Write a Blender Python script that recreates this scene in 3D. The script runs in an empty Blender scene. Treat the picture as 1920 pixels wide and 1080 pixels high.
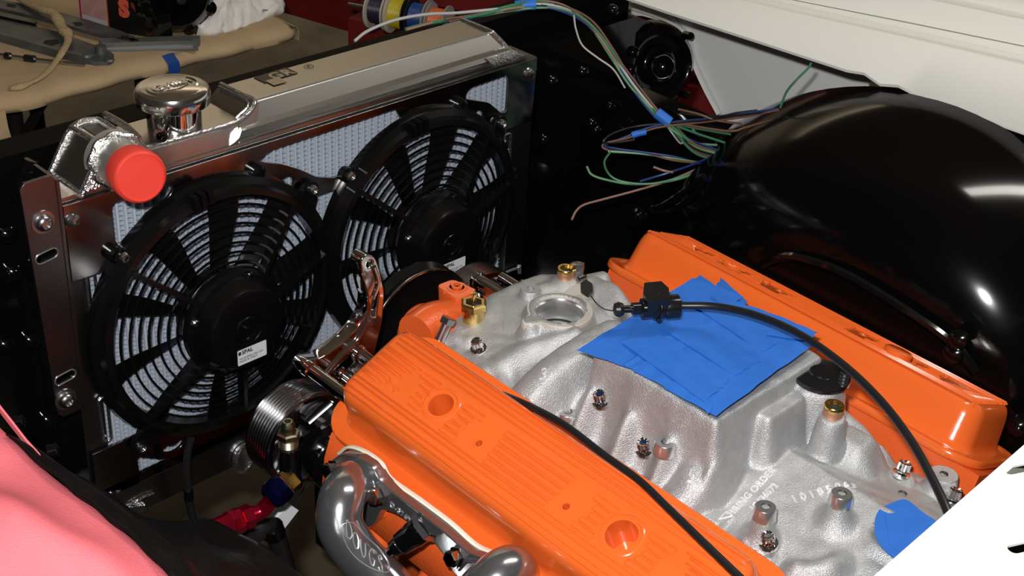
import bpy, bmesh, math, random
import numpy as np
from mathutils import Vector, Matrix, Euler
from mathutils.bvhtree import BVHTree
random.seed(7)
rng = np.random.RandomState(3)
S = bpy.context.scene
COL = S.collection
PI = math.pi

# ------------------------------------------------------------------ camera, world, lights, exposure
F = 2627.883
CAMP = Vector((-0.56668321, -1.15247137, 0.65098524))
CR = Euler((1.03680405, -0.05685483, -0.77680061), 'XYZ')
RM = CR.to_matrix()
cd = bpy.data.cameras.new('camera'); cam = bpy.data.objects.new('camera', cd); COL.objects.link(cam)
cam.location = CAMP; cam.rotation_euler = CR
cd.sensor_width = 36; cd.lens = F * 36 / 1920; cd.clip_start = .02; cd.clip_end = 50
S.camera = cam
S.view_settings.view_transform = 'Standard'; S.view_settings.look = 'None'
S.view_settings.gamma = 1; S.view_settings.use_curve_mapping = False
S.view_settings.exposure = 0.0
W = bpy.data.worlds.new('world'); S.world = W; W.use_nodes = True
W.node_tree.nodes['Background'].inputs[0].default_value = (.55, .50, .44, 1)
W.node_tree.nodes['Background'].inputs[1].default_value = .05

def area(name, loc, target, sx, sy, power, color=(1, 1, 1)):
    l = bpy.data.lights.new(name, 'AREA'); l.shape = 'RECTANGLE'; l.size = sx; l.size_y = sy
    l.energy = power; l.color = color
    o = bpy.data.objects.new(name, l); COL.objects.link(o); o.location = loc
    o.rotation_euler = (Vector(target) - Vector(loc)).to_track_quat('-Z', 'Y').to_euler()
    return o
up = RM @ Vector((0, 1, 0)); rt = RM @ Vector((1, 0, 0))
area('camera_flash', CAMP + up * .09 - rt * .05, (.3, -.3, -.1), .045, .03, 21, (1, .985, .96))
area('ceiling_tube_lamp', (1.25, -.75, 1.75), (.4, -.4, -.1), .14, 1.3, 16, (1, .96, .88))
area('front_wall_fill', (2.6, 2.6, 2.05), (3.4, 4.4, .9), 2.4, .3, 62, (1, .93, .82))  # added unseen fill on the front wall, brightens reflections in the tank top

# ------------------------------------------------------------------ helpers
def ray(u, v):
    return RM @ Vector(((u - 960) / F, -(v - 540) / F, -1.0))
def on(ax, val, u, v):
    """point of the place seen at pixel (u,v) on the plane axis=val"""
    d = ray(u, v); k = (val - CAMP[ax]) / d[ax]
    return CAMP + d * k
def X(val, u, v): return on(0, val, u, v)
def Y(val, u, v): return on(1, val, u, v)
def Z(val, u, v): return on(2, val, u, v)
def D(depth, u, v): return CAMP + ray(u, v) * depth
def onp(o, n, u, v):
    d = ray(u, v); k = ((o - CAMP).dot(n)) / d.dot(n)
    return CAMP + d * k

MATS = {}
def mat(name, col=(.5, .5, .5), rough=.5, metal=0, bump=0, bscale=200, var=0, vscale=30, coat=0, spec=.5, emit=None, trans=0, aniso=0, stretch=None, bdist=.001, col2=None, alpha=1):
    if name in MATS: return MATS[name]
    m = bpy.data.materials.new(name); m.use_nodes = True; nt = m.node_tree; b = nt.nodes['Principled BSDF']
    b.inputs['Base Color'].default_value = (*col, 1); b.inputs['Roughness'].default_value = rough
    b.inputs['Metallic'].default_value = metal; b.inputs['Coat Weight'].default_value = coat
    b.inputs['Coat Roughness'].default_value = .06
    b.inputs['Specular IOR Level'].default_value = spec
    b.inputs['Transmission Weight'].default_value = trans
    b.inputs['Alpha'].default_value = alpha
    if emit: b.inputs['Emission Color'].default_value = (*emit[:3], 1); b.inputs['Emission Strength'].default_value = emit[3]
    tc = nt.nodes.new('ShaderNodeTexCoord'); mp = nt.nodes.new('ShaderNodeMapping'); nt.links.new(tc.outputs['Object'], mp.inputs[0])
    if stretch: mp.inputs['Scale'].default_value = stretch
    if bump:
        n = nt.nodes.new('ShaderNodeTexNoise'); n.inputs['Scale'].default_value = bscale; n.inputs['Detail'].default_value = 3
        nt.links.new(mp.outputs[0], n.inputs['Vector'])
        bp = nt.nodes.new('ShaderNodeBump'); bp.inputs['Strength'].default_value = bump; bp.inputs['Distance'].default_value = bdist
        nt.links.new(n.outputs['Fac'], bp.inputs['Height']); nt.links.new(bp.outputs[0], b.inputs['Normal'])
    if var or col2:
        n = nt.nodes.new('ShaderNodeTexNoise'); n.inputs['Scale'].default_value = vscale; n.inputs['Detail'].default_value = 6
        nt.links.new(mp.outputs[0], n.inputs['Vector'])
        r = nt.nodes.new('ShaderNodeValToRGB'); r.color_ramp.elements[0].position = .32; r.color_ramp.elements[1].position = .68
        c2 = col2 if col2 else tuple(max(0, c * (1 - var)) for c in col)
        r.color_ramp.elements[0].color = (*c2, 1); r.color_ramp.elements[1].color = (*col, 1)
        nt.links.new(n.outputs['Fac'], r.inputs[0]); nt.links.new(r.outputs[0], b.inputs['Base Color'])
    MATS[name] = m
    return m

def link(name, me, m, parent=None, smooth=None):
    o = bpy.data.objects.new(name, me); COL.objects.link(o)
    if m and not me.materials: me.materials.append(m)
    if parent is not None: o.parent = parent; o.matrix_parent_inverse = Matrix.Identity(4)
    if parent is not None and parent.type == 'EMPTY' or (parent is not None and parent.parent):
        pass
    if smooth is not None:
        me.polygons.foreach_set('use_smooth', [smooth > 0] * len(me.polygons))
        if 0 < smooth < 180: 
            try: me.set_sharp_from_angle(angle=math.radians(smooth))
            except Exception: pass
    me.update()
    return o
def tag(o, label, cat, group=None):
    o['label'] = label; o['category'] = cat
    if group: o['group'] = group
    return o
def thing(name, label, cat, loc=(0, 0, 0), group=None):
    o = bpy.data.objects.new(name, None); COL.objects.link(o); o.empty_display_size = .02
    o.location = loc
    return tag(o, label, cat, group)
def struct(o): o['kind'] = 'structure'; return o
def settle():
    """parents carry a location: shift children so that world coordinates hold"""
    pass
def wpart(name, bm, m, parent=None, smooth=40, label=None, bev=0, seg=2):
    """bm in world coordinates -> mesh object, child of parent (kept in world place)"""
    if bev:
        es = [e for e in bm.edges if len(e.link_faces) == 2 and e.calc_face_angle(0) > .5]
        if es:
            try: bmesh.ops.bevel(bm, geom=es, offset=bev, segments=seg, affect='EDGES', profile=.5, clamp_overlap=True)
            except Exception: pass
    bmesh.ops.recalc_face_normals(bm, faces=bm.faces)
    me = bpy.data.meshes.new(name); bm.to_mesh(me); bm.free()
    return place(name, me, m, parent, smooth, label)
def world_of(o):
    M = Matrix.Identity(4); ch = []
    while o is not None: ch.append(o); o = o.parent
    for q in reversed(ch): M = M @ q.matrix_parent_inverse @ Matrix.LocRotScale(q.location, q.rotation_euler, q.scale) if q.parent else Matrix.LocRotScale(q.location, q.rotation_euler, q.scale)
    return M
def place(name, me, m, parent, smooth, label):
    # origin at the mesh centre
    n = len(me.vertices); co = np.empty(n * 3, 'f'); me.vertices.foreach_get('co', co); co = co.reshape(-1, 3)
    c = (co.min(0) + co.max(0)) / 2 if n else np.zeros(3)
    me.vertices.foreach_set('co', (co - c).ravel())
    o = link(name, me, m, None, smooth)
    c = Vector([float(q) for q in c])
    if parent is not None:
        o.parent = parent; o.matrix_parent_inverse = Matrix.Identity(4)
        o.location = c - world_of(parent).translation
    else: o.location = c
    if label: o['label'] = label
    return o

def NB(): return bmesh.new()
def basis(d, hint=Vector((0, 0, 1))):
    d = Vector(d).normalized(); h = Vector(hint)
    if abs(d.dot(h.normalized())) > .98: h = Vector((1, 0, 0))
    x = h.cross(d).normalized(); y = d.cross(x).normalized()
    return x, y, d
def box(bm, lo, hi, M=None):
    lo = Vector(lo); hi = Vector(hi)
    vs = [bm.verts.new(Vector((x, y, z)) if M is None else M @ Vector((x, y, z))) for x in (lo.x, hi.x) for y in (lo.y, hi.y) for z in (lo.z, hi.z)]
    for f in ((0, 1, 3, 2), (4, 6, 7, 5), (0, 4, 5, 1), (2, 3, 7, 6), (0, 2, 6, 4), (1, 5, 7, 3)): bm.faces.new([vs[i] for i in f])
    return bm
def lathe(bm, o, d, prof, n=32, hint=(0, 0, 1), squash=1, phase=0):
    """prof: list of (radius, distance along d)"""
    x, y, z = basis(d, hint); o = Vector(o); rings = []
    for r, h in prof:
        if r < 1e-6: rings.append([bm.verts.new(o + z * h)])
        else: rings.append([bm.verts.new(o + z * h + (x * math.cos(2 * PI * k / n + phase) + y * math.sin(2 * PI * k / n + phase) * squash) * r) for k in range(n)])
    for a, b in zip(rings, rings[1:]):
        for k in range(n):
            k2 = (k + 1) % n
            if len(a) == 1 and len(b) == 1: continue
            if len(a) == 1: bm.faces.new((a[0], b[k2], b[k]))
            elif len(b) == 1: bm.faces.new((a[k], a[k2], b[0]))
            else: bm.faces.new((a[k], a[k2], b[k2], b[k]))
    return bm
def cyl(bm, a, b, r, r2=None, n=24, ch=0, phase=0):
    a = Vector(a); b = Vector(b); L = (b - a).length; r2 = r if r2 is None else r2
    if ch: prof = [(0, 0), (r - ch, 0), (r, ch), (r2, L - ch), (r2 - ch, L), (0, L)]
    else: prof = [(0, 0), (r, 0), (r2, L), (0, L)]
    return lathe(bm, a, b - a, prof, n, phase=phase)
def spline(pts, k=6):
    P = [Vector(p) for p in pts]
    if len(P) < 3: return P
    Q = [P[0] * 2 - P[1]] + P + [P[-1] * 2 - P[-2]]; out = []
    for i in range(1, len(Q) - 2):
        for j in range(k):
            t = j / k; a, b, c, d = Q[i - 1:i + 3]
            out.append(.5 * ((2 * b) + (c - a) * t + (2 * a - 5 * b + 4 * c - d) * t * t + (3 * b - a - 3 * c + d) * t ** 3))
    out.append(P[-1]); return out
def tube(bm, pts, r, n=8, k=6, closed=False, cap=True, rs=None, squash=1, hint=None):
    P = spline(pts, k) if k > 1 else [Vector(p) for p in pts]
    m = len(P); rings = []
    up_ = Vector(hint) if hint is not None else None
    prev = None
    for i, p in enumerate(P):
        if closed: t = P[(i + 1) % m] - P[i - 1]
        else: t = P[min(i + 1, m - 1)] - P[max(i - 1, 0)]
        t.normalize()
        if up_ is not None: x = up_.cross(t).normalized()
        elif prev is None: x = basis(t)[0]
        else:
            x = prev - t * prev.dot(t)
            x = x.normalized() if x.length > 1e-6 else basis(t)[0]
        prev = x; y = t.cross(x)
        if rs is None: R_ = r
        else:
            f = i / (m - 1) * (len(rs) - 1); a = int(min(f, len(rs) - 2)); R_ = rs[a] + (rs[a + 1] - rs[a]) * (f - a)
        rings.append([bm.verts.new(p + (x * math.cos(2 * PI * q / n) + y * math.sin(2 * PI * q / n) * squash) * R_) for q in range(n)])
    L = m if closed else m - 1
    for i in range(L):
        a = rings[i]; b = rings[(i + 1) % m]
        for q in range(n): bm.faces.new((a[q], a[(q + 1) % n], b[(q + 1) % n], b[q]))
    if cap and not closed:
        bm.faces.new(rings[0][::-1]); bm.faces.new(rings[-1])
    return bm
def prism(bm, pts, d):
    """closed polygon pts extruded by vector d"""
    d = Vector(d); a = [bm.verts.new(Vector(p)) for p in pts]; b = [bm.verts.new(Vector(p) + d) for p in pts]
    bm.faces.new(a); bm.faces.new(b[::-1]); n = len(a)
    for i in range(n): bm.faces.new((a[i], b[i], b[(i + 1) % n], a[(i + 1) % n]))
    return bm
def patch(bm, grid, thick=None):
    """grid of points -> sheet; thick: vector or None"""
    V = [[bm.verts.new(Vector(p)) for p in row] for row in grid]
    for i in range(len(V) - 1):
        for j in range(len(V[0]) - 1): bm.faces.new((V[i][j], V[i][j + 1], V[i + 1][j + 1], V[i + 1][j]))
    if thick is not None:
        t = Vector(thick); U_ = [[bm.verts.new(v.co + t) for v in row] for row in V]
        for i in range(len(V) - 1):
            for j in range(len(V[0]) - 1): bm.faces.new((U_[i][j], U_[i + 1][j], U_[i + 1][j + 1], U_[i][j + 1]))
        I, J = len(V) - 1, len(V[0]) - 1
        for i in range(I):
            bm.faces.new((V[i][0], V[i + 1][0], U_[i + 1][0], U_[i][0])); bm.faces.new((V[i][J], U_[i][J], U_[i + 1][J], V[i + 1][J]))
        for j in range(J):
            bm.faces.new((V[0][j], U_[0][j], U_[0][j + 1], V[0][j + 1])); bm.faces.new((V[I][j], V[I][j + 1], U_[I][j + 1], U_[I][j]))
    return bm
def rr(w, h, r, n=5):
    """rounded rectangle loop centred on 0"""
    o = []
    for cx, cy, a0 in ((w / 2 - r, h / 2 - r, 0), (-w / 2 + r, h / 2 - r, 90), (-w / 2 + r, -h / 2 + r, 180), (w / 2 - r, -h / 2 + r, 270)):
        for k in range(n + 1):
            a = math.radians(a0 + 90 * k / n); o.append((cx + r * math.cos(a), cy + r * math.sin(a)))
    return o
def loft(bm, rings, cap0=True, cap1=True):
    V = [[bm.verts.new(Vector(p)) for p in r] for r in rings]; n = len(V[0])
    for a, b in zip(V, V[1:]):
        for k in range(n): bm.faces.new((a[k], a[(k + 1) % n], b[(k + 1) % n], b[k]))
    if cap0: bm.faces.new(V[0][::-1])
    if cap1: bm.faces.new(V[-1])
    return bm
def eval_curve(cu, name):
    o = bpy.data.objects.new('tmp', cu); COL.objects.link(o)
    dg = bpy.context.evaluated_depsgraph_get(); dg.update()
    me = bpy.data.meshes.new_from_object(o.evaluated_get(dg)); me.name = name
    bpy.data.objects.remove(o); return me
def sheet(outer, holes, thick, bev=0):
    """2D plate with holes in local XY, z 0..thick, as a mesh"""
    cu = bpy.data.curves.new('c', 'CURVE'); cu.dimensions = '2D'; cu.fill_mode = 'BOTH'
    for lp in [outer] + holes:
        s = cu.splines.new('POLY'); s.points.add(len(lp) - 1); s.use_cyclic_u = True
        for i, p in enumerate(lp): s.points[i].co = (p[0], p[1], 0, 1)
    cu.extrude = thick / 2; cu.bevel_depth = bev; cu.offset = -bev if bev else 0
    me = eval_curve(cu, 'sheet'); bpy.data.curves.remove(cu)
    return me
def place_mesh(name, me, M, m, parent=None, smooth=30, label=None):
    me.transform(M); me.materials.clear(); me.materials.append(m)
    return place(name, me, None, parent, smooth, label)
def text_mesh(s, size, ext=.0006, align='CENTER', bold=0, spacing=1.0, linesp=1.0):
    cu = bpy.data.curves.new('t', 'FONT'); cu.body = s; cu.size = size; cu.extrude = ext; cu.align_x = align; cu.align_y = 'CENTER'
    cu.offset = bold; cu.space_character = spacing; cu.space_line = linesp; cu.resolution_u = 3
    me = eval_curve(cu, 'text'); bpy.data.curves.remove(cu); return me
def frame(o, x, y):
    x = Vector(x).normalized(); y = Vector(y); y = (y - x * y.dot(x)).normalized(); z = x.cross(y)
    return Matrix(((x.x, y.x, z.x, o[0]), (x.y, y.y, z.y, o[1]), (x.z, y.z, z.z, o[2]), (0, 0, 0, 1)))
def smooth_loop(pts, k=5):
    P = [Vector((p[0], p[1], 0)) for p in pts]; n = len(P); out = []
    for i in range(n):
        a, b, c, d = P[i - 1], P[i], P[(i + 1) % n], P[(i + 2) % n]
        for j in range(k):
            t = j / k; q = .5 * ((2 * b) + (c - a) * t + (2 * a - 5 * b + 4 * c - d) * t * t + (3 * b - a - 3 * c + d) * t ** 3); out.append((q.x, q.y))
    return out
def round_poly(pts, r, k=4):
    out = []; n = len(pts)
    for i in range(n):
        p = Vector(pts[i]).to_2d() if len(pts[i]) > 2 else Vector(pts[i]); a = Vector(pts[i - 1][:2]); b = Vector(pts[(i + 1) % n][:2])
        da = (a - p); db = (b - p); q = min(r, da.length * .45, db.length * .45); A = p + da.normalized() * q; B = p + db.normalized() * q
        for j in range(k + 1):
            t = j / k; out.append(tuple((1 - t) ** 2 * A + 2 * t * (1 - t) * p + t * t * B))
    return out
def boolcut(o, bms):
    cut = []
    for b in bms:
        me = bpy.data.meshes.new('cut'); bmesh.ops.recalc_face_normals(b, faces=b.faces); b.to_mesh(me); b.free(); c = bpy.data.objects.new('cut', me); COL.objects.link(c); cut.append(c)
        md = o.modifiers.new('b', 'BOOLEAN'); md.operation = 'DIFFERENCE'; md.object = c; md.solver = 'EXACT'
    dg = bpy.context.evaluated_depsgraph_get(); dg.update()
    me = bpy.data.meshes.new_from_object(o.evaluated_get(dg)); o.modifiers.clear(); o.data = me
    for c in cut: bpy.data.objects.remove(c)
    me.polygons.foreach_set('use_smooth', [True] * len(me.polygons)); me.set_sharp_from_angle(angle=math.radians(38))

# ------------------------------------------------------------------ materials
ORANGE = mat('orange_engine_paint', (.80, .135, .022), .20, bump=.12, bscale=260, bdist=.0006, coat=.5)
ORANGE_C = mat('orange_painted_casting', (.74, .112, .022), .28, bump=.5, bscale=420, bdist=.0008, coat=.4)
CAST = mat('bare_cast_aluminium', (.54, .545, .555), .40, metal=.6, bump=1.0, bscale=900, bdist=.0008, var=.14, vscale=90)
MACH = mat('machined_aluminium', (.70, .70, .70), .25, metal=.9)
POL = mat('polished_aluminium', (.62, .61, .60), .16, metal=1, bump=.05, bscale=60)
TANK = mat('brushed_tank_aluminium', (.66, .64, .61), .22, metal=1, bump=.12, bscale=60, stretch=(.05, 1, 1), bdist=.0004)
PLATE = mat('polished_shroud_aluminium', (.36, .35, .35), .14, metal=1, bump=.06, bscale=40)
CHAN = mat('satin_channel_aluminium', (.20, .20, .21), .3, metal=1)
WELD = mat('weld_bead', (.80, .80, .81), .25, metal=1, bump=.6, bscale=350, bdist=.002)
CHROME = mat('chrome', (.75, .73, .72), .06, metal=1)
STEEL = mat('zinc_steel', (.55, .55, .56), .25, metal=1)
BRASS = mat('brass', (.78, .55, .20), .22, metal=1, bump=.1, bscale=200)
COPPER = mat('copper_thread', (.72, .36, .22), .35, metal=.8)
BLACKP = mat('black_gloss_paint', (.0025, .0025, .0028), .10, coat=.5, spec=.4, bump=.015, bscale=8, bdist=.004)
PLASTIC = mat('black_fan_plastic', (.003, .003, .003), .22, spec=.34)
BLADE = mat('black_blade_plastic', (.002, .002, .002), .35, spec=.2)
RUBBER = mat('black_rubber', (.010, .010, .011), .34)
FIN = mat('radiator_fin', (.30, .34, .405), .5, metal=.1, bump=.6, bscale=700, bdist=.001)
FTUBE = mat('radiator_tube', (.47, .52, .60), .4, metal=.1)
REDCAP = mat('red_rubber_plug', (.74, .050, .032), .5, bump=.15, bscale=400)
WHITE = mat('white_body_paint', (.84, .83, .77), .22, coat=.5)
WHITE_IN = mat('white_inner_paint', (.70, .71, .70), .4)
PINK = mat('coral_pink_cotton', (.80, .17, .20), .9, bump=.5, bscale=500, bdist=.001, spec=.15, var=.07, vscale=8)
FABRIC = mat('black_vinyl_cover', (.0045, .0035, .0035), .42, bump=.8, bscale=110, bdist=.002, stretch=(1, .25, 1), spec=.10)
BLACKD = mat('black_dull_paint', (.002, .002, .002), .5, spec=.05)
PAPER = mat('brown_kraft_paper', (.52, .37, .215), .75, bump=.4, bscale=25, bdist=.006, var=.16, vscale=9, spec=.2)
CONC = mat('oiled_concrete', (.125, .098, .062), .65, bump=.3, bscale=50, col2=(.062, .047, .028), vscale=7)
REDW = mat('red_painted_wood', (.21, .012, .010), .5, var=.3, vscale=12)
TAPE = mat('blue_masking_tape', (.028, .165, .64), .5, bump=.35, bscale=90, bdist=.0012, var=.12, vscale=45, spec=.3)
GREYM = mat('bare_grey_steel', (.17, .175, .17), .5, metal=.6, bump=.4, bscale=150, var=.4, vscale=25)
HEADER = mat('ceramic_coated_header', (.42, .43, .45), .2, metal=.9, bump=.08, bscale=180)
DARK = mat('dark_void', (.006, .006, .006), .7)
LABELW = mat('white_sticker', (.62, .64, .66), .5)
INK = mat('black_ink', (.02, .02, .02), .6)
ROPE = mat('tan_canvas', (.45, .33, .17), .9, bump=.8, bscale=120, bdist=.003)
RAG = mat('white_cotton_rag', (.80, .76, .72), .9, bump=.5, bscale=60, bdist=.004)
ANRED = mat('red_anodised', (.62, .012, .05), .18, metal=.9)
ANBLUE = mat('blue_anodised', (.008, .012, .10), .15, metal=.9)
PITCH = .0295
XC = .378
Fw = Vector((0, math.cos(PITCH), math.sin(PITCH)))   # engine forward
TI = math.radians(24.3)
FLOORZ = -.95

# ================================================================== SETTING
bm = NB(); patch(bm, [[(-3 + 8 * i / 20, -2.5 + 7 * j / 20, FLOORZ) for i in range(21)] for j in range(21)])
struct(wpart('floor', bm, CONC, smooth=0))
WALLM = mat('dim_garage_wall', (.30, .255, .195), .8, var=.2, vscale=2)
bm = NB(); box(bm, (-3, 4.4, FLOORZ), (5, 4.5, 2.2)); struct(wpart('wall_front', bm, WALLM, smooth=0))
bm = NB(); box(bm, (4.9, -2.5, FLOORZ), (5, 4.4, 2.2)); struct(wpart('wall_right', bm, WALLM, smooth=0))
CEIL = mat('tan_ceiling', (.60, .53, .42), .8)
bm = NB(); box(bm, (-3, -2.5, 2.2), (5, 4.5, 2.25)); struct(wpart('ceiling', bm, CEIL, smooth=0))

# ------------------------------------------------------------------ far white fender, wheelhouse
def build_fender():
    t = thing('fender', 'white painted far side fender with a long stepped ledge above the black wheelhouse', 'fender', (1.0, -.3, .03))
    def ln(x, L):
        P = [X(x, *p) for p in L]; a, b = P[0], P[-1]; d = (b - a) / (b.y - a.y)
        pts = []
        for i in range(61):
            y = .16 - 1.46 * i / 60
            if y > a.y: p = a + d * (y - a.y)
            elif y < b.y: p = b + d * (y - b.y)
            else:
                for q, r in zip(P, P[1:]):
                    if r.y <= y <= q.y: p = q + (r - q) * ((y - q.y) / (r.y - q.y)); break
            pts.append(Vector(p))
        return pts
    lip = ln(.905, [(1254, 26), (1430, 83), (1608, 141), (1760, 195), (1920, 252)])
    for i, p in enumerate(lip):
        p.z += .0045 * math.exp(-((p.y + .327) / .012) ** 2) + .004 * math.exp(-((p.y + .375) / .010) ** 2) - .003 * math.exp(-((p.y + .35) / .02) ** 2)
    rows = [[p + Vector((.012, 0, -.004)) for p in lip], lip, [p + Vector((-.001, 0, .003)) for p in lip], ln(.936, [(1500, 29), (1700, 74), (1920, 128)]), ln(.941, [(1500, 25), (1700, 69), (1920, 121)]),
            ln(.990, [(1500, 14), (1700, 57), (1920, 106)]), ln(.991, [(1500, 11), (1700, 53), (1920, 100)]), ln(.990, [(1500, 4), (1700, 44), (1920, 89)]), ln(1.004, [(1500, 3), (1700, 42), (1920, 87)]), ln(1.000, [(1500, 1), (1700, 40), (1920, 85)]),
            ln(1.02, [(1740, 0), (1830, 19), (1920, 38)]), ln(1.09, [(1740, -12), (1830, 7), (1920, 26)]), ln(1.10, [(1740, -30), (1830, -11), (1920, 8)]), ln(1.14, [(1740, -50), (1830, -31), (1920, -12)])]
    rows += [[p + Vector((.25, 0, -.02)) for p in rows[-1]]]; rows += [[p + Vector((.12, 0, -.2)) for p in rows[-1]]]
    bm = NB(); patch(bm, rows)
    o = wpart('outer_panel', bm, WHITE, t, smooth=50)
    md = o.modifiers.new('s', 'SOLIDIFY'); md.thickness = .0018; md.offset = 0
    # inner skin seen through the triangular opening
    pts = [(1236, 8), (1290, 60), (1306, 130), (1345, 215), (1365, 228), (1500, 232), (1620, 190), (1640, 120), (1420, 40)]
    bm = NB(); prism(bm, [X(1.10, *p) for p in pts], (.003, 0, 0)); wpart('inner_skin', bm, WHITE_IN, t, smooth=0)
    # flanged edge of the inner skin
    bm = NB()
    for a, b in (((1170, 5), (1180, 28)),): pass
    tube(bm, [X(1.092, *p) for p in [(1168, 12), (1200, 20), (1250, 38), (1285, 62), (1300, 115), (1322, 165), (1348, 214)]], .006, n=6, squash=.4)
    wpart('folded_flange', bm, WHITE_IN, t)
    bm = NB(); prism(bm, [X(1.095, *p) for p in [(1163, 4), (1200, 6), (1262, 32), (1280, 56), (1250, 42), (1205, 30), (1168, 28)]], (.003, 0, 0)); wpart('front_corner', bm, WHITE_IN, t, smooth=0)
    return t
build_fender()

def build_wheelhouse():
    t = thing('wheelhouse', 'glossy black domed wheelhouse bulging below the white fender ledge', 'wheelhouse', (.9, -.45, -.36))
    cy, cz, R0 = -.455, -.369, .395; x0, x1 = .70, .915
    prof = [(.0, x0 + .0), (.10, x0 + .001), (.18, x0 + .004), (.24, x0 + .010), (.285, x0 + .022), (.32, x0 + .042), (.35, x0 + .07), (.372, x0 + .105), (.386, x0 + .145), (.394, x0 + .185), (.396, x1), (.385, x1 + .004)]
    bm = NB(); n = 96; rings = []
    for r, x in prof:
        rings.append([bm.verts.new((x, cy + math.cos(a) * r * (1.0 + .05 * math.cos(a)), cz + math.sin(a) * r)) for a in [2 * PI * k / n for k in range(n)]])
    for a, b in zip(rings, rings[1:]):
        for k in range(n): bm.faces.new((a[k], a[(k + 1) % n], b[(k + 1) % n], b[k]))
    bmesh.ops.remove_doubles(bm, verts=bm.verts, dist=1e-5)
    wpart('dome', bm, mat('black_dome_paint', (.0018, .0018, .002), .12, spec=.22, coat=.12), t, smooth=60)
    bm = NB(); tube(bm, [X(.70, *p) for p in [(1430, 497), (1460, 484), (1500, 485), (1580, 512), (1680, 570), (1780, 640), (1830, 700)]], .006, n=8)
    wpart('lower_bead', bm, BLACKP, t)
    for u, v in ((1795, 636), (1785, 664), (1905, 800)):
        bm = NB(); p = X(.69, u, v); lathe(bm, p, (-1, 0, .3), [(.012, -.004), (.011, .001), (.006, .004), (0, .005)], 16); wpart('bolt', bm, BLACKP, t)
    return t
build_wheelhouse()

def build_inner_panels():
    t = thing('inner_fender_panel', 'gloss black inner fender apron between the radiator and the wheelhouse', 'body panel', (.9, 0, -.2))
    bm = NB()
    rows = []
    for i in range(13):
        y = .10 - i * .115
        rows.append([(.925, y, -.118), (.90, y, -.122), (.885 + .01 * math.sin(i * 2.1), y, -.17), (.86, y, -.30), (.80, y, -.42), (.70, y, -.50), (.62, y, -.54)])
    patch(bm, rows); wpart('apron', bm, BLACKP, t, smooth=60)
    for u, v, x in ((1035, 440, .86), (1049, 454, .85), (1130, 355, .87), (1232, 455, .80), (1190, 408, .82)):
        bm = NB(); p = X(x, u, v); lathe(bm, p, (-1, 0, .4), [(.016, -.004), (.014, .001), (.009, .002), (.008, .007), (0, .008)], 6 if u % 2 else 16); wpart('bolt', bm, BLACKP, t)
    for pts in ([(1066, 313), (1050, 360), (1028, 415)], [(1079, 310), (1070, 350), (1062, 372)], [(1064, 385), (1055, 407), (1061, 398)]):
        bm = NB(); tube(bm, [X(.80, *p) for p in pts], .0035, n=8); wpart('pressed_edge', bm, BLACKP, t)
    bm = NB(); tube(bm, [X(.72, *p) for p in [(1320, 330), (1290, 355), (1245, 385), (1222, 392), (1235, 397), (1265, 392), (1300, 368), (1320, 335)]], .0045, n=8)
    wpart('access_hole_lip', bm, BLACKP, t)
    return t
build_inner_panels()

def build_headlight():
    t = thing('headlight_bucket', 'black stamped headlight bucket in front of the white inner fender', 'headlight housing', (1.0, .12, -.1))
    c = Y(.085, 1232, 122); d = Vector((-.35, -1, .25))
    bm = NB(); lathe(bm, c, d, [(.066, -.02), (.062, .004), (.056, .010), (.052, .016), (.045, .014), (.042, .004), (.033, .002), (.029, .010), (.023, .011), (.020, .0), (0, -.01)], 48)
    wpart('bucket', bm, BLACKP, t, smooth=60)
    for k in range(4):
        a = .7 + k * PI / 2; x, y, z = basis(d)
        bm = NB(); cyl(bm, c + (x * math.cos(a) + y * math.sin(a)) * .063 - z * .0, c + (x * math.cos(a) + y * math.sin(a)) * .063 + z * .02, .006, n=10, ch=.001); wpart('adjuster_screw', bm, BLACKP, t)
    bm = NB(); prism(bm, [Y(.10, *p) for p in [(1160, 0), (1172, 40), (1210, 38), (1275, 60), (1290, 125), (1262, 215), (1210, 260), (1120, 250), (1000, 170), (1000, 0)]], (0, .02, 0)); o = wpart('mounting_panel', bm, BLACKP, t, smooth=0)
    return t
build_headlight()

def build_core_support():
    t = thing('core_support', 'gloss black radiator core support running behind the radiator', 'body panel', (.33, .12, -.2))
    M = BLACKP
    bm = NB(); box(bm, (-.55, .095, -.03), (.95, .135, .018)); wpart('top_bar', bm, BLACKD, t, bev=.005)
    bm = NB(); box(bm, (-.55, .085, -.60), (.05, .10, -.03)); wpart('side_panel', bm, M, t, bev=.003)
    bm = NB(); box(bm, (.655, .06, -.60), (.93, .085, -.02)); wpart('side_panel', bm, M, t, bev=.003)
    bm = NB(); box(bm, (-.55, .01, -.62), (-.03, .10, -.60)); wpart('lower_ledge', bm, M, t, bev=.003)
    bm = NB(); tube(bm, [Y(.075, *p) for p in [(60, 300), (50, 350), (62, 430), (70, 520)]], .008, n=8); wpart('side_bead', bm, M, t)
    for u, v in ((15, 440), (27, 512), (12, 648), (60, 640), (93, 790)):
        bm = NB(); p = Y(.08, u, v); lathe(bm, p, (0, -1, .2), [(.010, -.004), (.009, .003), (.005, .006), (0, .007)], 16); wpart('bolt', bm, M, t)
    for u, v in ((1035, 152), (1093, 135), (1110, 232), (1119, 244), (1145, 200), (1184, 130), (1188, 98), (1150, 20), (1020, 262)):
        bm = NB(); p = Y(.058, u, v); lathe(bm, p, (-.1, -1, .2), [(.009, -.004), (.008, .003), (.005, .006), (0, .007)], 16); wpart('bolt', bm, M, t)
    bm = NB(); prism(bm, [Y(.03, *p) for p in [(985, 360), (1010, 300), (1040, 320), (1022, 430), (1000, 500), (975, 480)]], (0, .02, 0)); wpart('gusset', bm, M, t, bev=.002)
    return t
build_core_support()

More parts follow.
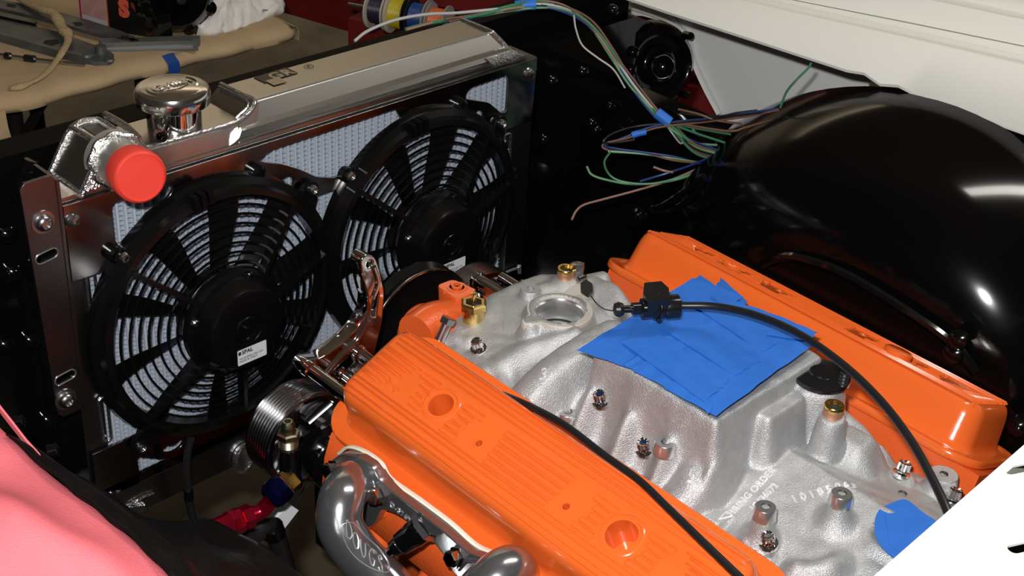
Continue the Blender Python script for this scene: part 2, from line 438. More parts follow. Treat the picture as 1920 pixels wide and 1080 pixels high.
# ================================================================== RADIATOR
def xz(y, u, v): q = Y(y, u, v); return (q.x, q.z)
PF = lambda y: frame((0, y, 0), (1, 0, 0), (0, 0, 1))    # local xy -> world xz, facing the camera side
C1 = (.165, -.178); C2 = (.465, -.178)
def build_radiator():
    t = thing('radiator', 'welded aluminium radiator with a ridged core and a long top tank', 'radiator', (.33, .03, -.4))
    # core: tubes and folded fins
    bm = NB(); box(bm, (0, .014, -.375), (.004, .052, 0)); tm = None
    x = .004; k = 0; pitch = .0098
    bmf = NB(); N = 130; zz = np.linspace(-.372, -.002, N + 1)
    w = pitch - .0026
    pr_ = None
    for i, z in enumerate(zz):
        xa = -w / 2; xb = w / 2
        if i % 2: ya = .0
        dy = .0 if i % 2 else .003
        a = bmf.verts.new((xa, dy, z)); b = bmf.verts.new((xb, dy, z - .0012))
        if pr_: bmf.faces.new((pr_[0], pr_[1], b, a))
        pr_ = (a, b)
    fme = bpy.data.meshes.new('fin'); bmf.to_mesh(fme); bmf.free(); fme.materials.append(FIN)
    bmt = NB(); box(bmt, (-.0013, -.002, -.375), (.0013, .044, 0)); tme = bpy.data.meshes.new('tube'); bmt.to_mesh(tme); bmt.free(); tme.materials.append(FTUBE)
    base = t.location
    nt_ = int(.652 / pitch)
    for k in range(nt_ + 1):
        o = bpy.data.objects.new('core_tube', tme); COL.objects.link(o); o.parent = t; o.location = Vector((.0055 + k * pitch, .012, 0)) - base
        if k < nt_:
            o = bpy.data.objects.new('cooling_fin', fme); COL.objects.link(o); o.parent = t; o.location = Vector((.0055 + (k + .5) * pitch, .0135, 0)) - base
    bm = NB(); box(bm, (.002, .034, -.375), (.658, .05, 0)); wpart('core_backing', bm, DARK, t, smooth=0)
    # header strip with hatch above the shroud plate
    bm = NB(); box(bm, (.0, .002, -.002), (.645, .058, .006)); wpart('header_plate', bm, TANK, t, bev=.001)
    # top tank, long section
    def ring(xf, prof): return [(xf(z), y, z) for y, z in prof]
    prof = [(.004, .006), (.0, .010), (-.003, .0155), (-.001, .021), (.005, .0245), (.010, .0435), (.0125, .0455), (.064, .0455), (.067, .043), (.067, .006)]
    xl, xr = .2325, .590
    bm = NB(); loft(bm, [ring(lambda z: xl - (.0455 - z) * .85, prof), ring(lambda z: xl + .002 - (.0455 - z) * .85, prof), ring(lambda z: xr + (.0455 - z) * .95, prof)]); wpart('top_tank', bm, TANK, t, smooth=35)
    bm = NB(); tube(bm, [(xr + (.0455 - z) * .95, y, z) for y, z in [(.066, .0455), (.04, .0465), (.012, .0465), (.008, .043), (.004, .0245), (0, .012)]], .0028, n=8, k=10); wpart('end_weld', bm, WELD, t)
    bm = NB(); loft(bm, [[(xr + (.0455 - z) * .95 - d, y, z) for y, z in [(.008, .003), (-.006, .006), (-.007, .014), (-.004, .020), (.008, .022)]] for d in (.045, .038, -.0, -.004)]); wpart('corner_weld', bm, WELD, t, smooth=50, bev=.001)
    bm = NB(); tube(bm, [(.24, .0115, .0455), (.4, .0115, .0455), (.588, .0115, .0455)], .0011, n=6); wpart('folded_edge', bm, MACH, t)
    # notch with the filler: floor, slanted wall, then the raised end box
    A = Y(.004, 477, 196); B = Y(.004, 447, 228); Cc = Y(.004, 266, 277)
    zl = (B.z + Cc.z) / 2 ; global ZL; ZL = zl
    bx0 = Y(.004, 192, 276).x; bx1 = Y(.004, 240, 264).x; bz = Y(.004, 192, 276).z
    bm = NB(); box(bm, (Cc.x - .02, .004, .006), (B.x + .025, .066, zl)); wpart('filler_shelf', bm, TANK, t, bev=.001)
    bm = NB(); prism(bm, [(B.x + .0, .003, zl - .002), (A.x, .003, .0462), (A.x + .006, .003, .0462), (B.x + .02, .003, .006), (B.x, .003, .006)], (0, .064, 0)); wpart('slanted_wall', bm, TANK, t)
    bm = NB(); tube(bm, [(A.x, .066, .047), (A.x, .035, .0475), (A.x, .004, .047), (B.x, .003, zl), ((B.x + Cc.x) / 2, .003, zl - .001), (Cc.x, .003, zl)], .003, n=8, k=8); wpart('shelf_weld', bm, WELD, t)
    bm = NB(); tube(bm, [(A.x - .004, .064, .046), (A.x - .004, .01, .046), (B.x, .008, zl + .001)], .0016, n=6, k=8); wpart('shelf_weld', bm, WELD, t)
    # end box
    e0 = Y(.0, 155, 357); x_b = e0.x
    pb = [(x_b - .002, .004), (bx0, bz), (bx1, bz + .001), (Cc.x + .004, zl - .001), (Cc.x + .012, .006)]
    bm = NB(); prism(bm, [(a, .0, b) for a, b in pb], (0, .062, 0)); wpart('inlet_box', bm, TANK, t, bev=.0015)
    for d0 in (0, .062):
        bm = NB(); tube(bm, [(a, d0, b) for a, b in pb[:4]], .0032, n=8, k=6); wpart('box_weld', bm, WELD, t)
    for a, b in (pb[0], pb[1], pb[2]):
        bm = NB(); tube(bm, [(a, -.001, b), (a, .03, b + .001), (a, .064, b)], .0034, n=8, k=6); wpart('box_weld', bm, WELD, t)
    bm = NB(); tube(bm, [(bx1 + .010, .0, bz + .0), (bx1 + .012, .03, bz + .003), (bx1 + .010, .064, bz + .004)], .0038, n=8, k=6); wpart('box_weld', bm, WELD, t)
    bm = NB(); box(bm, (bx0 + .008, .006, bz), (bx1 - .004, .056, bz + .0012)); wpart('black_pad', bm, mat('black_satin', (.02, .02, .02), .35), t, smooth=0)
    # inlet neck, pointing back toward the engine
    p0 = Y(.0, 218, 300); d = (Y(-.052, 255, 326) - p0).normalized()
    global NECKP, NECKD; NECKP, NECKD = p0, d
    bm = NB(); lathe(bm, p0 - d * .012, d, [(.030, .004), (.0245, .014), (.0235, .02), (.0235, .066), (.021, .066), (.021, .02)], 40); wpart('inlet_neck', bm, mat('satin_neck_aluminium', (.66, .64, .6), .38, metal=.85), t)
    bm = NB(); tube(bm, [p0 + d * .004 + (basis(d)[0] * math.cos(a) + basis(d)[1] * math.sin(a)) * (.0262 + .0012 * math.sin(a * 9)) for a in [2 * PI * k / 40 for k in range(40)]], .0042, n=8, k=1, closed=True); wpart('neck_weld', bm, WELD, t)
    bm = NB()
    for q in range(9):
        a = Vector((x_b + .004 + q * .004, -.002, .008 + .001 * (q % 2))); tube(bm, [a, a + Vector((.006, .0, .010))], .002, n=6, k=1)
    wpart('weld_ripple', bm, WELD, t)
    # filler neck
    fc = Vector((0, 0, 0)); q = Z(zl, 335, 236); fc = Vector((q.x, .037, zl)); 
    global FC; FC = fc
    bm = NB(); lathe(bm, fc, (0, 0, 1), [(.0285, 0), (.0285, .024), (.027, .0245), (.027, .03), (0, .03)], 48); wpart('filler_neck', bm, CHROME, t)
    a = fc + Vector((-.022, -.016, .013)); dd = (Y(fc.y - .045, 290, 241) - a)
    dd = Vector((-.62, -.78, -.02)).normalized()
    bm = NB(); lathe(bm, a, dd, [(.0062, 0), (.0062, .026), (.0072, .028), (.0072, .033), (.0045, .033), (.0045, .01)], 20); wpart('overflow_spout', bm, CHROME, t)
    # black etched logo plate and stamp on the tank top
    zt = .0458
    bm = NB(); prism(bm, [Z(zt, *p) for p in [(476, 146), (536, 127), (558, 137), (497, 156)]], (0, 0, .0006)); wpart('logo_plate', bm, mat('etched_dark', (.045, .038, .03), .4, metal=.5), t, smooth=0)
    me = text_mesh('GR', .022, .0002, bold=.0006, spacing=1.1); o_ = Z(zt + .0008, 527, 139)
    place_mesh('logo_letters', me, frame(o_, (1, 0, 0), (0, 1, 0)), mat('etched_line', (.5, .46, .4), .3, metal=1), t, 0)
    bm = NB(); box(bm, (Z(zt, 488, 148).x, .030, zt + .0005), (Z(zt, 512, 141).x, .046, zt + .0009)); wpart('logo_bar', bm, mat('etched_line'), t, smooth=0)
    me = text_mesh('R', .006, .0001); place_mesh('stamp', me, frame(Z(zt + .0002, 579, 124), (1, 0, 0), (0, 1, 0)), mat('etched_dark'), t, 0)
    bm = NB(); c_ = Z(zt + .0003, 579, 124); tube(bm, [c_ + Vector((math.cos(a) * .0055, math.sin(a) * .0055, 0)) for a in [2 * PI * k / 20 for k in range(20)]], .0003, n=4, k=1, closed=True); wpart('stamp_ring', bm, mat('etched_dark'), t)
    # side channels and rails
    bm = NB(); box(bm, (-.004, .0025, -.40), (.022, .050, -.001)); wpart('side_channel', bm, CHAN, t, bev=.002)
    bm = NB(); box(bm, (.630, .0025, -.40), (.664, .050, -.001)); wpart('side_channel', bm, CHAN, t, bev=.002)
    bm = NB(); box(bm, (-.004, -.004, -.408), (.664, .054, -.368)); wpart('bottom_rail', bm, CHAN, t, bev=.003)
    for u, v, h in ((172, 545, .030), (196, 785, .030)):
        p = Y(.0, u, v); bm = NB(); L = [(p.x + .005 * math.cos(a), -.0005, p.z + (h if math.sin(a) > 0 else -h) * .8 + .005 * math.sin(a)) for a in [2 * PI * k / 24 for k in range(24)]]
        tube(bm, L, .0016, n=6, k=1, closed=True); wpart('slot_weld', bm, WELD, t)
    for u, v in ((948, 285),):
        p = Y(.0, u, v); bm = NB(); L = [(p.x + .007 * math.cos(a), -.0005, p.z + (.02 if math.sin(a) > 0 else -.02) + .006 * math.sin(a)) for a in [2 * PI * k / 24 for k in range(24)]]
        tube(bm, L, .002, n=6, k=1, closed=True); wpart('slot_weld', bm, WELD, t)
        bm = NB(); 
        for q in range(6): tube(bm, [(p.x - .005, -.001, p.z + .002 - q * .004), (p.x + .005, -.001, p.z + .003 - q * .004)], .0016, n=6, k=1)
        wpart('weld_ripple', bm, WELD, t)
    p = Y(-.005, 455, 858); bm = NB(); lathe(bm, p, (0, -1, 0), [(.016, 0), (.016, .004), (.012, .006), (.008, .003), (0, .003)], 20, squash=1.3); wpart('drain_boss', bm, WELD, t)
    bm = NB()
    for q in range(8): a = Y(-.006, 242 + q * 4, 950 + q * .5 - q); tube(bm, [a, a + Vector((.004, 0, -.012))], .0016, n=6, k=1)
    tube(bm, [Y(-.006, 243, 946), Y(-.006, 268, 932), Y(-.006, 288, 925)], .0018, n=6)
    wpart('corner_weld', bm, WELD, t)
    # left mounting flange with slots
    fl = [(-.041, .030), (-.036, .0355), (-.008, .036), (-.004, .028), (-.004, -.236), (-.008, -.240), (-.027, -.240), (-.033, -.234)]
    def slot(cx, cz, w, h, r, tilt=.15):
        return [(cx + a * math.cos(tilt) - b * math.sin(tilt), cz + a * math.sin(tilt) + b * math.cos(tilt)) for a, b in rr(w, h, r, 5)]
    s1 = xz(0, 85, 478); s2 = xz(0, 120, 705)
    me = sheet(fl, [slot(s1[0], s1[1], .022, .009, .0044), slot(s2[0], s2[1], .020, .009, .0044)], .003, .0004)
    place_mesh('mounting_flange', me, PF(-.001), CHAN, t, 30)
    for s in (s1, s2):
        bm = NB(); tube(bm, [(a, -.003, b) for a, b in slot(s[0], s[1], .024, .011, .0054)], .0008, n=6, k=1, closed=True); wpart('slot_rim', bm, MACH, t)
    bm = NB(); box(bm, (-.0045, -.004, -.24), (-.001, .04, .03)); wpart('flange_web', bm, CHAN, t, bev=.0008)
    for u, v in ((80, 416), (122, 748)):
        p = Y(-.003, u, v); bm = NB(); lathe(bm, p, (0, -1, 0), [(.0125, 0), (.012, .0015), (.009, .0015), (.0085, .005), (.007, .0075), (.0045, .0085), (.004, .006), (0, .006)], 24); wpart('screw', bm, STEEL, t)
    return t
build_radiator()

RAD = bpy.data.objects['radiator']
bm = NB(); c = FC + Vector((0, 0, .0235)); lathe(bm, c, (0, 0, 1), [(0, 0), (.036, 0), (.0385, .002), (.039, .006), (.039, .013), (.037, .017), (.033, .019), (.031, .0188), (.0300, .0192), (0, .0198)], 64); t = wpart('radiator_cap', bm, mat('bright_cap_aluminium', (.82, .80, .77), .15, metal=1), RAD, smooth=35, label='round polished cap embossed with script lettering')
me = text_mesh('Griffin', .019, .0006, bold=.0003, spacing=.95)
place_mesh('script_lettering', me, frame(c + Vector((0, .001, .0199)), (1, .05, 0), (-.05, 1, 0)), mat('bright_cap_aluminium'), t, 0)
for a0, a1 in ((150, 215), (-35, 30)):
    bm = NB(); tube(bm, [c + Vector((math.cos(math.radians(a0 + (a1 - a0) * q / 8)) * .0275, math.sin(math.radians(a0 + (a1 - a0) * q / 8)) * .021, .0196)) for q in range(9)], .0009, n=6, k=1); wpart('emboss_line', bm, mat('bright_cap_aluminium'), t)
bm = NB(); tube(bm, [c + Vector((-.012, -.009, .0197)), c + Vector((0, -.012, .0197)), c + Vector((.014, -.008, .0197))], .0009, n=6); wpart('emboss_line', bm, mat('bright_cap_aluminium'), t)

t = tag(bpy.data.objects.new('pipe_plug', None), 'bright red rubber plug capping the radiator inlet neck', 'plug'); COL.objects.link(t); t.location = NECKP + NECKD * .05; t.empty_display_size = .02
bm = NB(); lathe(bm, NECKP + NECKD * .040, NECKD, [(.0243, 0), (.0258, .0005), (.0262, .003), (.0265, .024), (.0255, .026), (.0235, .0275), (.023, .0262), (0, .0262)], 48); wpart('plug_cap', bm, REDCAP, t, smooth=35)
bm = NB(); cyl(bm, NECKP + NECKD * .0662, NECKP + NECKD * .0669, .0012, n=10); wpart('mould_nib', bm, REDCAP, t)

# ------------------------------------------------------------------ fan shroud plates
def arc(c, r, a0, a1, n=24): return [(c[0] + r * math.sin(math.radians(a0 + (a1 - a0) * k / n)), c[1] + r * math.cos(math.radians(a0 + (a1 - a0) * k / n))) for k in range(n + 1)]
def pxs(y, L, sc, ox, oy): return [xz(y, a / sc + ox, b / sc + oy) for a, b in L]
t = thing('fan_shroud', 'polished aluminium fan mounting plate with cut windows across the radiator core', 'fan shroud', (.33, 0, -.05))
RI = .146; ze = -.086; ah = math.degrees(math.acos((ze - C1[1]) / RI))
outer = [(0, 0), (0, ze)] + arc(C1, RI, -ah, ah) + arc(C2, RI, -ah, ah) + [(.658, ze), (.660, 0)]
W1 = round_poly(pxs(0, [(618, 302), (925, 185), (968, 215), (940, 262), (810, 362), (690, 520), (640, 522)], 3, 0, 280), .006)
W2 = round_poly([xz(0, *p) for p in [(479, 302), (505, 280), (738, 203), (750, 222), (700, 262), (655, 318), (622, 332), (590, 330), (560, 316), (525, 306)]], .005)
W3 = round_poly(pxs(0, [(928, 528), (955, 490), (1160, 418), (1170, 450), (1160, 622), (1130, 632), (1060, 572), (930, 552)], 3, 560, 0), .005)
def notch(u, v, r=.010): c = xz(0, u, v); return [(c[0] + r * math.cos(2 * PI * k / 16), c[1] + r * math.sin(2 * PI * k / 16)) for k in range(16)]
me = sheet(outer[::-1], [W1, W2, W3, notch(534, 345), notch(892, 220), notch(290, 425), notch(707, 283, .009)], .003, .0005)
place_mesh('upper_plate', me, PF(-.0015), PLATE, t, 30)
zb = -.303
ab = 180 - math.degrees(math.acos((C1[1] - zb) / RI))
outer = [(0, zb), (-.001, -.356), (.659, -.356), (.659, zb)] + [(C2[0] + RI * math.sin(math.radians(a)), C2[1] + RI * math.cos(math.radians(a))) for a in np.linspace(ab, 360 - ab, 24)] + [(C1[0] + RI * math.sin(math.radians(a)), C1[1] + RI * math.cos(math.radians(a))) for a in np.linspace(ab, 360 - ab, 24)]
W4 = round_poly(pxs(0, [(572, 572), (778, 590), (778, 637), (590, 712)], 2.25, 0, 600), .005)
W5 = [(2 * .33 - .06 - a, b) for a, b in []]
c = xz(0, 322, 828); cres = [(c[0] + .014 * math.cos(a), c[1] + .010 * math.sin(a) - .002) for a in np.linspace(PI * 1.02, PI * 1.98, 10)] + [(c[0] + .008 * math.cos(a), c[1] + .004 * math.sin(a) + .001) for a in np.linspace(PI * 1.98, PI * 1.02, 8)]
me = sheet(outer, [W4, cres], .003, .0005)
place_mesh('lower_plate', me, PF(-.0015), PLATE, t, 30)
for u, v, r in ((135, 412, .0078), (990, 137, .0078), (205, 928, .006)):
    p = Y(-.003, u, v); bm = NB(); lathe(bm, p, (0, -1, 0), [(r, 0), (r, .0015), (r * .85, .004), (r * .4, .0055), (0, .0058)], 24); wpart('dome_screw', bm, STEEL, t)
    q = p + Vector((.012, .0005, .002)); bm = NB(); lathe(bm, q, (0, -1, 0), [(.004, 0), (.0035, .0006), (0, .0006)], 12); wpart('slot_end', bm, MACH, t)
p = Y(-.003, 923, 225); bm = NB(); lathe(bm, p, (0, -1, 0), [(.004, 0), (.0035, .001), (0, .0015)], 12); wpart('rivet', bm, MACH, t)

# ------------------------------------------------------------------ electric fans
def build_fan(c, label, phase, tabs):
    cx, cz = c
    t = thing('electric_fan', label, 'fan', (cx, -.02, cz), 'twin electric fans on the radiator')
    o = Vector((cx, 0, cz))
    bm = NB(); lathe(bm, o, (0, -1, 0), [(.150, .001), (.158, .001), (.159, .004), (.1575, .013), (.150, .016), (.147, .022), (.1405, .0235), (.137, .021), (.137, .003)], 96); wpart('outer_ring', bm, PLASTIC, t, smooth=35)
    # grille rings, each a thin ring rising toward the motor
    nr = 8
    for k in range(nr):
        r = .1285 - k * .0104; h = .021 + .012 * (k / (nr - 1)) ** 1.2
        bm = NB(); lathe(bm, o, (0, -1, 0), [(r - .0012, h - .0018), (r + .0012, h - .0018), (r + .0012, h), (r - .0012, h), (r - .0012, h - .0018)], 72); wpart('grille_ring', bm, PLASTIC, t, smooth=30)
    # radial arms
    for a in (42, 80, 130, 172, -133, -50):
        a = math.radians(a); ux = Vector((math.sin(a), 0, math.cos(a))); wx = Vector((math.cos(a), 0, -math.sin(a)))
        bm = NB(); A = o + ux * .050; B = o + ux * .142
        pts = [A + wx * .003 + Vector((0, -.034, 0)), A + wx * .003 + Vector((0, -.048, 0)), A - wx * .003 + Vector((0, -.048, 0)), A - wx * .003 + Vector((0, -.034, 0))]
        pt2 = [B + wx * .0025 + Vector((0, -.014, 0)), B + wx * .0025 + Vector((0, -.025, 0)), B - wx * .0025 + Vector((0, -.025, 0)), B - wx * .0025 + Vector((0, -.014, 0))]
        loft(bm, [pts, pt2]); wpart('arm', bm, PLASTIC, t, bev=.0008)
    # ten blades behind the grille
    for k in range(10):
        a0 = phase + 36 * k; rows = []
        for j in range(9):
            r = .045 + .091 * j / 8; w0 = 6.6 + .4 * j / 8; row = []
            for i in range(5):
                a = math.radians(a0 + (i / 4 - .5) * 2 * w0 + 5 * math.sin(j / 8 * 2)); row.append((cx + r * math.sin(a), -.006 - .010 * (i / 4) , cz + r * math.cos(a)))
            rows.append(row)
        bm = NB(); patch(bm, rows, (0, -.0018, 0)); wpart('blade', bm, BLADE, t, smooth=50)
    bm = NB(); lathe(bm, o, (0, -1, 0), [(.050, .002), (.050, .018), (.048, .020), (0, .020)], 48); wpart('blade_hub', bm, BLADE, t)
    # motor
    bm = NB(); lathe(bm, o, (0, -1, 0), [(.060, .030), (.062, .034), (.061, .040), (.0555, .043), (.0545, .050), (.0515, .055), (.0505, .060), (.0475, .0655), (.045, .0668), (.028, .0672), (.018, .0668), (.0165, .0655), (.0155, .0672), (.012, .0675), (.011, .064), (.0045, .0635), (.004, .068), (0, .0685)], 72); wpart('motor', bm, PLASTIC, t, smooth=32)
    for a in (20, 110, 200, 290):
        a = math.radians(a); p = o + Vector((math.sin(a) * .056, -.043, math.cos(a) * .056)); bm = NB(); lathe(bm, p, (0, -1, 0), [(.0045, 0), (.0045, .004), (.003, .0055), (0, .0057)], 12); wpart('motor_screw', bm, STEEL if a > 3 else PLASTIC, t)
    # sticker, facing out of the motor
    yy = -.0676; s = frame((cx + .004, yy, cz - .029), (1, 0, .04), (-.04, 0, 1))
    M_ = frame((cx + .0025, yy, cz - .0305), (1, 0, 0), (0, 0, 1))
    bm = NB(); q = rr(.038, .0195, .001, 2); prism(bm, [M_ @ Vector((a, b, 0)) for a, b in q], (0, -.0003, 0)); st = wpart('sticker', bm, LABELW, t, smooth=0)
    me = text_mesh('SPAL', .0068, .00008, align='LEFT', bold=.0002); me2 = text_mesh('VA10-AP9/C-25A 12V\nMADE IN ITALY', .0034, .00008, align='LEFT')
    place_mesh('maker_name', me, M_ @ Matrix.Translation((-.0135, .0055, .0004)), INK, st, 0)
    place_mesh('sticker_text', me2, M_ @ Matrix.Translation((-.017, -.0035, .0004)), INK, st, 0)
    bm = NB(); prism(bm, [M_ @ Vector((a - .0162, b + .0055, .0003)) for a, b in rr(.0035, .0045, .001, 2)], (0, -.0001, 0)); wpart('sticker_mark', bm, INK, st, smooth=0)
    # mounting tabs with screws
    for (u, v) in tabs:
        p = Y(-.012, u, v); dirv = (Vector((p.x, 0, p.z)) - o); dirv.y = 0; L = dirv.length; dn = dirv.normalized(); wn = Vector((-dn.z, 0, dn.x))
        foot = o + dn * .150
        bm = NB(); loop = [foot + wn * .013, foot + dn * (L - .150) * .6 + wn * .010] + [o + dn * L + (dn * math.cos(b) + wn * math.sin(b)) * .0095 for b in np.linspace(PI / 2, -PI / 2, 9)] + [foot + dn * (L - .150) * .6 - wn * .010, foot - wn * .013]
        prism(bm, [q_ + Vector((0, -.004, 0)) for q_ in loop], (0, -.007, 0)); tb = wpart('mounting_tab', bm, PLASTIC, t, bev=.001)
        for s_ in (-1, 1):
            bm = NB(); a_ = foot + wn * s_ * .012; prism(bm, [a_ + Vector((0, -.010, 0)), a_ + Vector((0, -.022, 0)) - dn * .004, a_ + dn * (L - .15) * .9 + Vector((0, -.012, 0)), a_ + dn * (L - .15) * .9 + Vector((0, -.008, 0))], wn * .002 * s_); wpart('tab_rib', bm, PLASTIC, tb)
        bm = NB(); sp = o + dn * L + Vector((0, -.011, 0)); lathe(bm, sp, (0, -1, 0), [(.0062, 0), (.006, .003), (.0045, .006), (.003, .0062), (.0028, .004), (0, .004)], 20); wpart('tab_screw', bm, STEEL, tb)
    # small ring lugs
    for a in (22, -47, 160, 80):
        a = math.radians(a); p = o + Vector((math.sin(a) * .161, -.003, math.cos(a) * .161)); bm = NB(); lathe(bm, p, (0, -1, 0), [(.009, 0), (.009, .008), (.0055, .010), (.004, .006), (0, .006)], 20); wpart('ring_lug', bm, PLASTIC, t)
    a = math.radians(-8)
    for q in (-1, 0, 1):
        p = o + Vector((math.sin(a + q * .06) * .150, -.016, math.cos(a + q * .06) * .150)); bm = NB(); box(bm, (-.003, -.012, -.008), (.003, 0, .008)); bm.transform(Matrix.Translation(p) @ Matrix.Rotation(-a, 4, 'Y').inverted()); wpart('connector_clip', bm, PLASTIC, t, bev=.0005)
    return t
f1 = build_fan(C1, 'black ten-blade electric fan nearest the red plug and pink cloth', 0, [(232, 482), (586, 356), (265, 838)])
f2 = build_fan(C2, 'black ten-blade electric fan farther from the pink cloth, beside the black apron', 8, [(657, 330), (941, 232)])
t = tag(bpy.data.objects.new('fan_cable', None), 'black fan cable hanging below the nearer fan', 'cable'); COL.objects.link(t); t.location = (.13, -.04, -.4)
bm = NB(); tube(bm, [Y(-.035, *p) for p in [(358, 822), (352, 850), (350, 880), (353, 910), (352, 930), (358, 955), (366, 985), (380, 1010)]], .0045, n=10); wpart('cable_sheath', bm, RUBBER, t)
bm = NB(); cyl(bm, Y(-.036, 353, 918), Y(-.036, 354, 936), .0056, n=12); wpart('cable_clip', bm, PLASTIC, t)

# ================================================================== ENGINE
V_ = -Fw                                                   # toward the rear of the engine
def cov_frame(side):
    if side < 0: O = Vector((.1956, -.29, -.0802)); U = Vector((-math.cos(TI), 0, -math.sin(TI)))
    else: O = Vector((.5615, -.288, -.0955)); U = Vector((math.cos(TI), 0, -math.sin(TI)))
    N = V_.cross(U); N = N if N.z > 0 else -N; N.normalize()
    return O, U, N
def build_cover(side, label):
    O, U, N = cov_frame(side)
    t = thing('valve_cover', label, 'valve cover', O + V_ * .21 + U * .045, 'orange ribbed valve covers')
    P_ = lambda s, tt, w=0: O + V_ * s + U * tt + N * w
    sc, tc, hs, ht = .209, .043, .219, .049
    def ring(ex, w, r): return [P_(sc + a, tc + b, w) for a, b in rr(2 * (hs + ex), 2 * (ht + ex), r, 7)]
    bm = NB(); loft(bm, [ring(.021, -.056, .034), ring(.0225, -.054, .035), ring(.0225, -.0485, .035), ring(.0215, -.0472, .034), ring(.013, -.047, .028), ring(.0115, -.0478, .027), ring(.0075, -.0478, .025), ring(.0055, -.046, .0235), ring(.0035, -.040, .022), ring(.0008, -.014, .020), ring(-.001, -.0075, .0185), ring(-.0035, -.003, .016), ring(-.0075, -.0006, .013), ring(-.012, 0, .010)])
    o = wpart('cover_shell', bm, ORANGE, t, smooth=38)
    loc = o.location.copy(); wt = world_of(o).translation; cuts = []
    for s, tt, r, dpt in ((.094, .0425, .0125, .034), (.3195, .0445, .0145, .034), (.154, .0515, .0033, .02), (.263, .0525, .0033, .02)):
        b = NB(); cyl(b, P_(s, tt, .01), P_(s, tt, -dpt), r, r * .93, n=28); b.transform(Matrix.Translation(-wt)); cuts.append(b)
    par = o.parent; o.parent = None; o.location = (0, 0, 0); boolcut(o, cuts); o.parent = par; o.location = loc
    if not o.data.materials: o.data.materials.append(ORANGE)
    for s, tt, r in ((.094, .0425, .0185), (.3195, .0445, .0195)):
        bm = NB(); lathe(bm, P_(s, tt, -.0006), N, [(r + .0015, 0), (r, .0012), (r - .0022, .0014), (r - .003, .0004)], 40); wpart('filler_ring', bm, ORANGE, t)
    for s, tt in ((.154, .0515), (.263, .0525)):
        bm = NB(); lathe(bm, P_(s, tt, -.0004), N, [(.0058, 0), (.005, .0009), (.0036, .0009), (.0034, 0)], 20); wpart('screw_ring', bm, ORANGE, t)
    def rib(s0, s1, tt, r=.0011, tt2=None):
        tt2 = tt if tt2 is None else tt2
        bm = NB(); tube(bm, [P_(s0, tt, -.0012), P_(s0 + .002, tt, .0007), P_(s1 - .002, tt2, .0007), P_(s1, tt2, -.0012)], r, n=8, k=1); wpart('rib', bm, ORANGE, t)
    def slotrib(s0, s1, tt, hw=.0032, r=.0009, open_=False):
        L = [P_(s0 + hw + (0 if math.cos(a) < 0 else (s1 - s0 - 2 * hw)) + math.cos(a) * hw, tt + math.sin(a) * hw, .0007) for a in [2 * PI * k / 16 + .01 for k in range(16)]]
        bm = NB(); tube(bm, L, r, n=6, k=1, closed=True); wpart('raised_loop', bm, ORANGE, t)
    for tt in (.0005, .0060, .0115, .0170): rib(-.001 + tt * .2, .418, tt)
    for tt in (.0845, .0790, .0715, .0665): rib(-.002, .420, tt)
    for j, tt in enumerate((.0245, .0325, .0405, .0485, .0565)):
        rib(-.001, .052 - j * .006, tt); rib(-.001, .046 - j * .006, tt + .0028)
        rib(.372 + j * .006, .419, tt); rib(.378 + j * .006, .419, tt + .0028)
    for j, tt in enumerate((.0285, .0365, .0445, .0525, .0605)): slotrib(.166 + j * .001, .252 - j * .001, tt, .0026) if j not in () else None
    for s0, s1, tt in ((.052, .080, .028), (.060, .078, .0355), (.064, .078, .043), (.062, .076, .050), (.066, .082, .057), (.112, .140, .030), (.113, .133, .0375), (.116, .133, .045), (.112, .130, .0525), (.112, .134, .060), (.276, .304, .030), (.282, .300, .0375), (.284, .299, .045), (.280, .298, .0525), (.278, .302, .060), (.338, .366, .030), (.342, .362, .0375), (.344, .360, .045), (.342, .360, .0525), (.338, .362, .060)):
        slotrib(s0, s1, tt, .0028)
    for a, b in (((.030, .050), (.046, .058)), ((.030, .058), (.046, .050)), ((.028, .054), (.048, .054)), ((.036, .047), (.040, .061))):
        bm = NB(); tube(bm, [P_(*a, .0), P_(*b, .0)], .0012, n=6, k=1); wpart('emblem', bm, ORANGE, t)
    if side > 0:
        for s, tt in ((.315, .030),):
            bm = NB(); lathe(bm, P_(s, tt, -.002), N, [(.015, 0), (.015, .008), (.013, .0095), (0, .0095)], 24); wpart('filler_boss', bm, ORANGE, t)
    return t
cv1 = build_cover(-1, 'orange ribbed valve cover nearest the camera with two round open holes')
cv2 = build_cover(1, 'orange ribbed valve cover on the far side, against the black wheelhouse')

